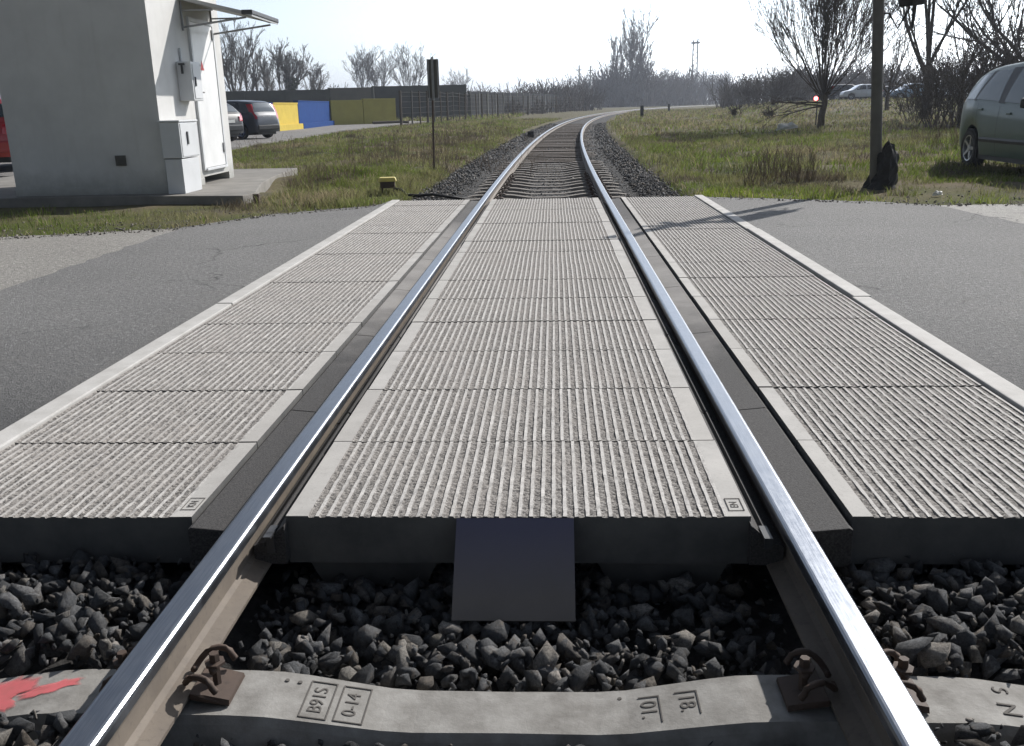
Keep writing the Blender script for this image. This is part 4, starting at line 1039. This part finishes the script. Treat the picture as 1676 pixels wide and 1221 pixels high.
# masts and poles
mast = empty('lattice_mast', 'tall lattice mast with a platform far behind the field', 'mast', (px(1135, 345), 345, .2))
mb = MB(); hm = 22.
for sx in (-1, 1):
    for sy in (-1, 1): mb.tube([(sx * 1., sy * 1., 0), (sx * .75, sy * .75, hm)], .12, 4)
for i in range(12):
    z0, z1 = hm * i / 12, hm * (i + 1) / 12
    for s in (-1, 1): mb.tube([(-.95, s * .9, z0), (.95, s * .9, z1)], .07, 3); mb.tube([(s * .9, .95, z0), (s * .9, -.95, z1)], .07, 3)
mb.obj('frame', M['galv'], mast); mb = MB(); mb.box(-1.5, 1.5, -1.4, 1.4, hm - 1.2, hm - .7); mb.box(-.1, 2.6, -.1, .1, hm + .1, hm + .3); mb.obj('platform', M['galv'], mast)
for pxx, d, h, lab in ((948, 190, 8.6, 'far grey pole left of the tall poplars'), (966, 200, 8.8, 'far grey pole nearest to the tall poplars')):
    x = px(pxx, d); mb = MB(); mb.tube([(x, d, 0), (x, d, h)], [.2, .13], 8); mb.box(x - .6, x + .6, d - .05, d + .05, h - 1., h - .85)
    tag(mb.obj('utility_pole', M['galv']), lab, 'pole', 'far poles')
bl = empty('flat_roof_building', 'low dark flat roofed building behind the poplars', 'building', (px(1043, 312), 312, .2))
mb = MB(); mb.box(-8, 6, 0, 9, 0, 6.3); mb.obj('wall', M['barrg'], bl); mb = MB(); mb.box(-8.6, 6.8, -.5, 9.5, 6.302, 6.9); mb.obj('roof', M['barr'], bl)
rl = empty('red_spot', 'small glowing red spot on a post behind the trunk of the big bare tree', 'signal lamp', (px(1334.5, 40), 40, gz(11, 40) - .1))  # red spot built as a glowing disc; its post and housing are added
rz_ = 1.28
mb = MB(); mb.tube([(.09, .04, 0), (.09, .04, rz_)], .03, 8); mb.obj('post', M['dark'], rl)
mb = MB(); mb.lathe([(.001, 0.), (.075, 0.), (.09, .02)], 18, M=Matrix.Translation((0, -.02, rz_)) @ Matrix.Rotation(PI / 2, 4, 'X')); mb.obj('lens', M['redglow'], rl)
mb = MB(); mb.lathe([(.10, -.02), (.10, .12), (.001, .13)], 18, M=Matrix.Translation((0, -.02, rz_)) @ Matrix.Rotation(-PI / 2, 4, 'X')); mb.box(-.02, .12, .02, .06, rz_ - .06, rz_ + .02); mb.obj('housing', M['dark'], rl)
# debris
def crumple(name, loc, sx, sy, sz_, mat, label, cat, seed, k=4):
    bm = bmesh.new(); bmesh.ops.create_icosphere(bm, subdivisions=k, radius=1.); rd = random.Random(seed); o3 = Vector((seed * 3.1, 0, 0))
    for v in bm.verts:
        n = mnoise.noise(v.co * 1.6 + o3) * .5 + mnoise.noise(v.co * 4 + o3) * .22
        v.co *= 1 + n; v.co = Vector((v.co.x * sx, v.co.y * sy, max(-.15, v.co.z) * sz_))
    me = bpy.data.meshes.new(name); bm.to_mesh(me); bm.free(); me.materials.append(mat); o = link(name, me); o.location = loc; o.rotation_euler = (0, -.12, .2); return tag(o, label, cat)
crumple('plastic_sheet', (px(1290, 33.5), 33.5, gz(9, 33.5) + .12), .42, .25, .20, M['white'], 'crumpled whitish plastic sheet lying in the field left of the big tree', 'debris', 3)
crumple('paper_scrap', (4.62, 8.75, gz(4.6, 8.75) + .03), .055, .04, .04, M['white'], 'small white scrap of litter near the base of the signal pole', 'litter', 5, 3)

# ------------------------------------------------------------------ trees
class TubeSet:
    def __init__(s): s.V = []; s.F = []; s.b = 0
    def poly(s, pts, r0, r1, n):
        pts = np.asarray(pts); m = len(pts); d = np.gradient(pts, axis=0); d /= np.linalg.norm(d, axis=1)[:, None] + 1e-9
        a = np.where(np.abs(d[:, :1]) < .8, [[1., 0, 0]], [[0, 1., 0]]); u = np.cross(d, a); u /= np.linalg.norm(u, axis=1)[:, None]; w = np.cross(d, u)
        r = np.linspace(r0, r1, m); t = np.arange(n) * 2 * PI / n
        ring = pts[:, None] + (u[:, None] * np.cos(t)[None, :, None] + w[:, None] * np.sin(t)[None, :, None]) * r[:, None, None]
        i = np.arange(m - 1)[:, None] * n; k = np.arange(n)[None]; k2 = (k + 1) % n
        s.V.append(ring.reshape(-1, 3)); s.F.append(np.stack([i + k, i + k2, i + n + k2, i + n + k], -1).reshape(-1, 4) + s.b); s.b += m * n
    def mesh(s, name, mat): return np_mesh(name, np.concatenate(s.V), np.concatenate(s.F), mat, smooth=True)
def branch(ts, p, d, L, r, lev, P, rd):
    seg = P.get('seg', (6, 5, 4, 3))[min(lev, 3)]; pts = [p]; q = p.copy(); dd = d.copy()
    up = P['up'][min(lev, len(P['up']) - 1)]; wob = P.get('wob', .16)
    for i in range(seg):
        dd = dd + np.array([rd.gauss(0, wob), rd.gauss(0, wob), rd.gauss(0, wob * .7) + up]); dd /= np.linalg.norm(dd)
        q = q + dd * L / seg; pts.append(q)
    ts.poly(pts, r, max(r * .35, P.get('rmin', .004)), (6, 5, 4, 3)[min(lev, 3)])
    if lev >= P['lev']: return
    n = P['n'][min(lev, len(P['n']) - 1)]
    for i in range(n):
        t = rd.uniform(P.get('t0', .25), 1.0) if i else 1.0
        k = min(int(t * seg), seg - 1); fr_ = t * seg - k; b = pts[k] * (1 - fr_) + pts[k + 1] * fr_
        ax = pts[k + 1] - pts[k]; ax /= np.linalg.norm(ax)
        th = rd.uniform(*P['ang']); ph = rd.uniform(0, 2 * PI)
        a = np.array([1., 0, 0]) if abs(ax[0]) < .8 else np.array([0, 1., 0]); u = np.cross(ax, a); u /= np.linalg.norm(u); w = np.cross(ax, u)
        nd = ax * math.cos(th) + (u * math.cos(ph) + w * math.sin(ph)) * math.sin(th)
        branch(ts, b, nd, L * rd.uniform(*P['len']) * (1.05 - .35 * t), max(r * (.9 - .45 * t) * .62, P.get('rmin', .004)), lev + 1, P, rd)
def tree(name, label, cat, x, y, h, rt, th, limbs, P, seed, mat, group=None, spread=(.3, .8), lean=0., droop=0, llen=None, z=None):
    rd = random.Random(seed); z = gz(x, y) - .08 if z is None else z
    root = empty(name, label, cat, (x, y, z), 0, group)
    ts = TubeSet(); n0 = 8
    tp = [np.array([rd.gauss(0, .02) * k, rd.gauss(0, .02) * k, 0]) + np.array([lean * th * k / 5, 0, th * k / 5]) for k in range(6)]
    ts.poly([tp[0] + [0, 0, 0]] + [tp[0] + np.array([0, 0, .12 * th])] + tp[1:], rt * 1.25, rt * .85, 10)
    link('trunk', ts.mesh('trunk', M['bark']), root)
    cs = TubeSet(); L0 = llen or (h - th)
    for i in range(limbs):
        ph = 2 * PI * (i * .381966 + rd.uniform(-.06, .06)); el = rd.uniform(*spread)
        b = tp[5] * 1.0 + np.array([0, 0, -rd.uniform(0, .22 * th)])
        d = np.array([math.sin(el) * math.cos(ph), math.sin(el) * math.sin(ph), math.cos(el)])
        branch(cs, b, d, L0 * rd.uniform(.75, 1.05) * (1 - .25 * (el - spread[0]) / (spread[1] - spread[0] + .01)), rt * rd.uniform(*P.get('lr', (.38, .6))), 0, P, rd)
    for i in range(droop):
        ph = PI + rd.uniform(-.7, .7); b = tp[4] + np.array([0, 0, rd.uniform(-.15, .15)])
        branch(cs, b, np.array([math.cos(ph), math.sin(ph) * .5, rd.uniform(-.15, .25)]), L0 * .36, rt * .3, 1, dict(P, up=(-.02, -.03, -.03)), rd)
    link('crown', cs.mesh('crown', mat), root); return root
PB = dict(up=(.05, .10, .10, .06), n=(8, 6, 4), lev=3, ang=(.2, .6), len=(.36, .6), wob=.06, rmin=.006, lr=(.13, .25))
tree('bare_tree', 'big bare spreading tree with many upright limbs on a short trunk in the right field', 'tree', px(1345, 35), 35., 6.6, .125, 1.35, 36, PB, 5, M['twig'], spread=(.10, 1.02), droop=3)
PT = dict(up=(.12, .10, .06), n=(7, 5, 4), lev=3, ang=(.25, .6), len=(.4, .6), wob=.075, rmin=.008, lr=(.28, .42))
tree('bare_tree', 'tall forked bare tree right of the signal pole', 'tree', px(1517, 47), 47., 11.5, .25, 2.6, 7, PT, 8, M['twig'], spread=(.08, .62))
tree('bare_tree', 'thin bare tree rising from the brush above the sage green car', 'tree', px(1572, 46), 46., 9., .12, 2.4, 6, PT, 9, M['twig'], spread=(.1, .7))
tree('bare_tree', 'bare tree with long arching branches at the right edge', 'tree', px(1712, 40), 40., 10.5, .26, 2.2, 11, dict(PT, wob=.14), 14, M['twig'], spread=(.3, 1.15))
tree('bare_tree', 'bushy bare tree behind the roof of the sage green car', 'tree', px(1632, 44), 44., 7., .13, 1.6, 9, PT, 21, M['twig'], spread=(.2, .9))
tree('bare_tree', 'small bare tree between the signal pole and the far cars', 'tree', px(1452, 60), 60., 6.2, .13, 1.2, 9, dict(PT, n=(5, 5, 3)), 23, M['twig'], spread=(.3, 1.1))
PF = dict(up=(.12, .08, .05), n=(7, 6, 4), lev=3, ang=(.25, .6), len=(.4, .6), wob=.10, rmin=.02)
FG = 'far bare trees on the left skyline'
for i, (pxx, d, h, n, spd, lab) in enumerate(((383, 120, 11.3, 8, (.1, .5), 'tallest bare tree of the left skyline, right beside the hut wall'), (408, 126, 9.4, 7, (.1, .5), 'bare tree on the left skyline, second from the hut'),
        (432, 135, 7.6, 7, (.3, .9), 'low spreading bare tree on the left skyline'), (463, 130, 9.3, 7, (.15, .7), 'bare tree on the left skyline touching the ivy covered one'),
        (512, 140, 7.4, 7, (.1, .7), 'small bare tree at the right end of the left group'), (592, 200, 11.8, 9, (.1, .45), 'narrow bare tree above the grey barrier, left of three'),
        (622, 205, 11.4, 9, (.15, .6), 'bare twin crowned tree above the grey barrier, middle of three'), (670, 210, 11.8, 10, (.1, .75), 'round crowned bare tree left of the track sign'), (747, 250, 9.6, 8, (.15, .8), 'small faint bare tree right of the track sign'))):
    tree('bare_tree', lab, 'tree', px(pxx, d), d, h, .22, h * .22, n, PF, 40 + i, M['twigg'], FG, spread=spd)
iv = tree('bare_tree', 'bare tree with a dark ivy clump round its trunk on the left skyline', 'tree', px(480, 128), 128., 9.6, .28, 4.2, 8, PF, 61, M['twigg'], FG, spread=(.15, .7))
V = []; F = []
for i in range(1500):
    t = random.random(); zz = 2.2 + 3.4 * t; rr = (.3 + .75 * math.exp(-((zz - 4.7) / .8) ** 2)) * random.random() ** .4; a = random.uniform(0, 2 * PI)
    c = np.array([rr * math.cos(a), rr * math.sin(a), zz]); e = rng.normal(size=(3, 3)) * .11; V += list(c + e); F.append((3 * i, 3 * i + 1, 3 * i + 2))
link('ivy', np_mesh('ivy', V, F, M['ivy']), iv)
PPo = dict(up=(.10, .12, .10), n=(16, 7, 4), lev=3, ang=(.25, .65), len=(.24, .42), wob=.08, rmin=.042, lr=(.2, .32), t0=.12, seg=(9, 5, 4, 3))
for i, (pxx, d, h, n, ln, lab) in enumerate(((1012, 285, 20., 6, -.14, 'poplar leaning left, left one of the tall bare poplars'), (1034, 282, 27., 9, .0, 'tallest bare poplar in the middle of the horizon'), (1052, 280, 19.5, 5, .05, 'slim bare poplar, right one of the tall poplars'), (998, 288, 13., 2, -.5, 'thin pale sapling leaning far left beside the poplars'))):
    tree('poplar', lab, 'tree', px(pxx, d), d, h, .5, 3., n, PPo, 70 + i, M['twigg'], 'tall bare poplars', spread=(.04, .34), lean=ln, llen=h * .85)
for i, (pxx, d, h, lab) in enumerate(((1093, 330, 11., 'small round bare tree right of the poplars'), (1128, 340, 9.5, 'bare tree at the foot of the lattice mast'), (1152, 350, 9.8, 'bare tree just right of the lattice mast'), (1183, 362, 10.5, 'faint bare tree in the distance right of the mast'))):
    tree('bare_tree', lab, 'tree', px(pxx, d), d, h, .25, h * .25, 8, PF, 80 + i, M['twigg'], 'far bare trees right of the poplars', spread=(.2, .9))
# shrubs
PS = dict(up=(.05, .04, .03), n=(6, 5, 3), lev=2, ang=(.3, .8), len=(.4, .65), wob=.16, rmin=.008)
for i, (pxx, d, h, n, lab) in enumerate(((1541, 33, 2.3, 26, 'bare thicket just left of the sage green car'), (1580, 36, 3.0, 30, 'dark bare thicket behind the rear of the sage green car'), (1625, 35, 3.2, 30, 'dark bare thicket behind the middle of the sage green car'), (1675, 36, 3.4, 30, 'dark bare thicket behind the front of the sage green car'), (1500, 42, 1.6, 16, 'low bare shrub beside the forked tree'),
        (1265, 95, 3.4, 26, 'dark bush at the far edge of the field'), (1232, 100, 2.6, 20, 'smaller bush left of the dark bush at the field edge'), (1300, 100, 2.9, 22, 'bush behind the big bare tree at the field edge'), (1262, 52, .7, 12, 'low dry shrub in the middle of the field'), (1205, 60, .7, 9, 'small dry shrub in the brown field'))):
    x = px(pxx, d); rd = random.Random(300 + i); root = empty('shrub', lab, 'shrub', (x, d, gz(x, d) - .05), 0, 'bare shrubs on the right')
    ts = TubeSet(); PP = dict(PS, rmin=.004 + d * .00012)
    for j in range(n):
        a = rd.uniform(0, 2 * PI); rr = rd.uniform(0, .34 * h); el = rd.uniform(.05, .7)
        branch(ts, np.array([rr * math.cos(a), rr * math.sin(a), 0.]), np.array([math.sin(el) * math.cos(a), math.sin(el) * math.sin(a), math.cos(el)]), h * rd.uniform(.5, 1.), .006 + .007 * h, 0, PP, rd)
    link('branches', ts.mesh('branches', M['twig']), root)
# far woods, one mass each
def woods(name, label, rangs, seed, mat):
    rd = random.Random(seed); ts = TubeSet()
    for p0, p1, d0, d1, h0, h1, n in rangs:
        for j in range(n):
            d = rd.uniform(d0, d1); x = px(rd.uniform(p0, p1), d)
            if abs(x - xc(d)) < 9 or (x > xc(d) - 9 and name == 'brush_belt'): continue
            h = rd.uniform(h0, h1); z = gz(x, d) - .1; k = rd.randint(5, 8); rm = d * .00026
            for q in range(k):
                a = rd.uniform(0, 2 * PI); el = rd.uniform(.05, .75)
                dv = np.array([math.sin(el) * math.cos(a), math.sin(el) * math.sin(a), math.cos(el)])
                branch(ts, np.array([x + rd.gauss(0, .15 * h), d + rd.gauss(0, .2 * h), z]), dv, h * rd.uniform(.6, 1.), .01 * h + rm, 1, dict(up=(.05, .06, .05), n=(4, 4), lev=2, ang=(.3, .8), len=(.45, .7), wob=.15, rmin=rm), rd)
    tag(link(name, ts.mesh(name, mat)), label, 'woods', kind='stuff')
woods('brush_belt', 'grey brown belt of bare brush behind the wire fence and the poplars', [(735, 1130, 150, 185, 2.6, 4.4, 190), (850, 940, 190, 220, 4., 6., 26), (940, 1130, 290, 350, 5., 9.5, 150), (985, 1065, 275, 300, 7, 12., 50), (660, 980, 118, 135, .8, 2.2, 70)], 5, M['wood'])
woods('far_woods', 'bluish far belt of bare trees behind the field', [(1060, 1330, 300, 420, 7, 11, 150), (1180, 1320, 120, 170, 2.6, 4.4, 60), (1300, 1460, 135, 175, 3., 5.8, 60), (1430, 1700, 115, 150, 2.4, 4.8, 80), (300, 560, 150, 190, 3., 5., 60)], 6, M['wood'])

# ------------------------------------------------------------------ grass and weeds
def vn(x, y, s, o=0.):
    return np.array([mnoise.noise(Vector((a * s + o, b * s - o, o))) for a, b in zip(x, y)])
def in_grass(x, y):
    d = x - xcv(y); okv = np.abs(d) > np.where(y < 40, 1.74 + .018 * np.minimum(y - 9, 20) * (x > 0), 2.1) + rng.normal(0, .08, len(x))
    le_ = left_edge(x) + .05; re_ = right_edge(x) + .06
    okv &= np.where(x < 0, y > le_, y > re_)
    okv &= ~((x < -4.1) & (x > -9.6) & (y > 8.62 + (x + 4.1) * .06) & (y < 14.6))
    okv &= ~((x < -3.66) & (x > -4.3) & (y > 9.0) & (y < 12.))
    okv &= ~((y > 14.4) & (y < 76) & (x < np.interp(y, [14.5, 20, 27.5, 46, 58, 72, 76], [-8.4, -9.2, -9.9, -10.8, -10.3, -9.6, -12]) + .15))
    okv &= ~((y > 90) & (x > 27))
    return okv
def grass(name, label, zones, seed):
    V = []; F = []; Cc = []; b = 0
    for (x0, x1, y0, y1, n, h0, h1, w0) in zones:
        x = rng.uniform(x0, x1, n); y = rng.uniform(y0, y1, n); x = x + xcv(y) * (abs(x0) < 20)
        # clumping
        cl = vn(x, y, 2.2, 3.) ; keep = in_grass(x, y) & (cl > rng.uniform(-.55, .25, n) + .55 * ((x > 3.9) & (x < 12) & (y < 10.2)) + .5 * ((x < -2.9) & (x > -6) & (y < 9.6)) * rng.random(n)); x = x[keep]; y = y[keep]; n = len(x)
        t = vn(x, y, .45, 7.); t2 = vn(x, y, 1.6, 11.); hh = rng.uniform(h0, h1, n) * (1 + .8 * np.clip(t2, -.5, 1))
        strip_ = np.where(x > 0, np.exp(-((y - right_edge(x) - .5) / .45) ** 2), 0)
        dry = np.clip(.16 + 1.3 * t + .5 * t2 + .45 * ss(28, 42, y) * (x > 2) + .16 * (x < 0) - .9 * strip_, 0, 1)
        dry = np.where(rng.random(n) < .16, 1 - dry, dry)[:, None]
        br = rng.uniform(.7, 1.35, n)[:, None]
        col = (np.array([[.16, .215, .040]]) * (1 - dry) + strip_[:, None] * np.array([[.09, .10, .005]]) + np.array([[.33, .275, .17]]) * dry) * br
        dk = vn(x, y, .9, 23.); col = np.where(((rng.random(n) < .08) | (dk + rng.normal(0, .14, n) > .30))[:, None], np.array([[.12, .10, .07]]) * br, col)
        a = rng.uniform(0, 2 * PI, n); w = rng.uniform(.6, 1.3, n) * w0; le_ = rng.normal(0, .45, (n, 2)) * hh[:, None]
        z = H(x, y) - .015; dx, dy = np.cos(a) * w, np.sin(a) * w
        p0 = np.stack([x - dx, y - dy, z], 1); p1 = np.stack([x + dx, y + dy, z], 1)
        mL = np.stack([x - dx * .7 + le_[:, 0] * .35, y - dy * .7 + le_[:, 1] * .35, z + hh * .6], 1); mR = np.stack([x + dx * .7 + le_[:, 0] * .35, y + dy * .7 + le_[:, 1] * .35, z + hh * .6], 1)
        tp = np.stack([x + le_[:, 0], y + le_[:, 1], z + hh * .95], 1)
        V.append(np.stack([p0, p1, mR, mL, tp], 1).reshape(-1, 3)); i = (np.arange(n) * 5)[:, None] + b
        F.append(np.concatenate([i + [0, 1, 2], i + [0, 2, 3], i + [3, 2, 4]])); Cc.append(np.repeat(col, 5, 0)); b += n * 5
    tag(link(name, np_mesh(name, np.concatenate(V), np.concatenate(F), M['grass'], np.concatenate(Cc))), label, 'grass', kind='stuff')
grass('grass', 'patchy green and dry grass on the left verge', [(-9., -1.9, 5.2, 9.4, 26000, .03, .10, .004), (-4.2, -1.7, 8.4, 15, 22000, .04, .16, .005), (-10.5, -1.7, 13, 30, 80000, .03, .12, .007), (-12, -1.8, 30, 75, 55000, .05, .16, .016), (-30, -3.4, 75, 130, 14000, .10, .35, .05)], 1)
grass('grass', 'green and straw coloured grass of the right field', [(1.75, 9., 7.4, 13, 52000, .03, .12, .0045), (1.75, 13, 13, 30, 64000, .05, .17, .008), (1.9, 30, 30, 60, 40000, .06, .20, .018), (2.4, 36, 60, 140, 40000, .08, .24, .035)], 2)
def weeds(x, y, n, h, spread, seed, label, grp):
    rd = random.Random(seed); ts = TubeSet(); root_z = gz(x, y) - .03
    for i in range(n):
        a = rd.uniform(0, 2 * PI); r = .7 * spread * math.sqrt(rd.random()); p = np.array([r * math.cos(a) * 1.5, r * math.sin(a), 0.])
        d = np.array([rd.gauss(0, .16), rd.gauss(0, .16), 1.]); branch(ts, p, d / np.linalg.norm(d), h * rd.uniform(.5, 1.1), rd.uniform(.003, .005), 1, dict(up=(0, .02, .02), n=(3, 2, 1), lev=2, ang=(.25, .7), len=(.2, .4), wob=.10, rmin=.0022, t0=.5), rd)
    o = link('weed_clump', ts.mesh('weed_clump', M['weed'])); o.location = (x, y, root_z); tag(o, label, 'weed clump', grp, 'thing')
WG = 'clumps of dry weeds on the verges'
rw = random.Random(77)
for i in range(22):
    d = rw.uniform(15, 34); weeds(px(rw.uniform(560, 850) if d < 24 else rw.uniform(700, 855), d), d, 34, rw.uniform(.22, .5), rw.uniform(.4, .9), 700 + i, 'low brown weed clump on the grassy bank left of the track', 'low weed clumps on the left bank')
for i, (pxx, d, n, h, sp_, lab) in enumerate(((1262, 11.4, 60, .42, .30, 'dry brown weed clump on the right verge, left one of the row'), (1295, 11.0, 55, .44, .3, 'tall dark dry weed clump in the middle of the right verge'), (1325, 10.9, 26, .50, .2, 'tall thin dry weeds nearest to the signal pole'), (1205, 11.8, 30, .25, .3, 'low dry weeds on the right verge near the ballast'), (1240, 10.6, 24, .22, .14, 'small dark weed tuft on the right verge'),
        (1560, 19, 60, .7, .6, 'dry weeds left of the rear of the sage green car'), (1495, 22, 60, .6, .9, 'dry weeds behind the signal pole'), (1060, 27, 40, .4, .6, 'grey dry weeds right of the track before the curve'),
        (488, 11.3, 50, .32, .28, 'brown weed clump beside the concrete pad'), (545, 12.4, 50, .35, .5, 'brown weed clump in the middle of the left verge'), (610, 17, 60, .5, .8, 'dry weeds on the left bank'), (690, 22, 60, .6, .9, 'dry reddish weeds behind the track sign'), (760, 27, 60, .6, 1., 'grey dry weeds on the left bank nearest to the track'), (440, 20, 50, .5, .8, 'dry weeds at the edge of the car park'))):
    weeds(px(pxx, d), d, n, h, sp_, 500 + i, lab, WG)

# ------------------------------------------------------------------ haze
HAZE = True
if HAZE:
    mb = MB(); mb.box(-900, 900, -40, 1500, -1.6, 32.)
    t = NT('haze_air'); t.n.remove(t.b); vo = t.node('ShaderNodeVolumePrincipled', i_Color=(.80, .87, 1., 1), i_Density=.00055, i_Anisotropy=.3)
    t.L(vo.outputs[0], t.n['Material Output'].inputs['Volume'])
    tag(mb.obj('haze', t.m), 'thin pale haze in the air', 'haze', kind='stuff')
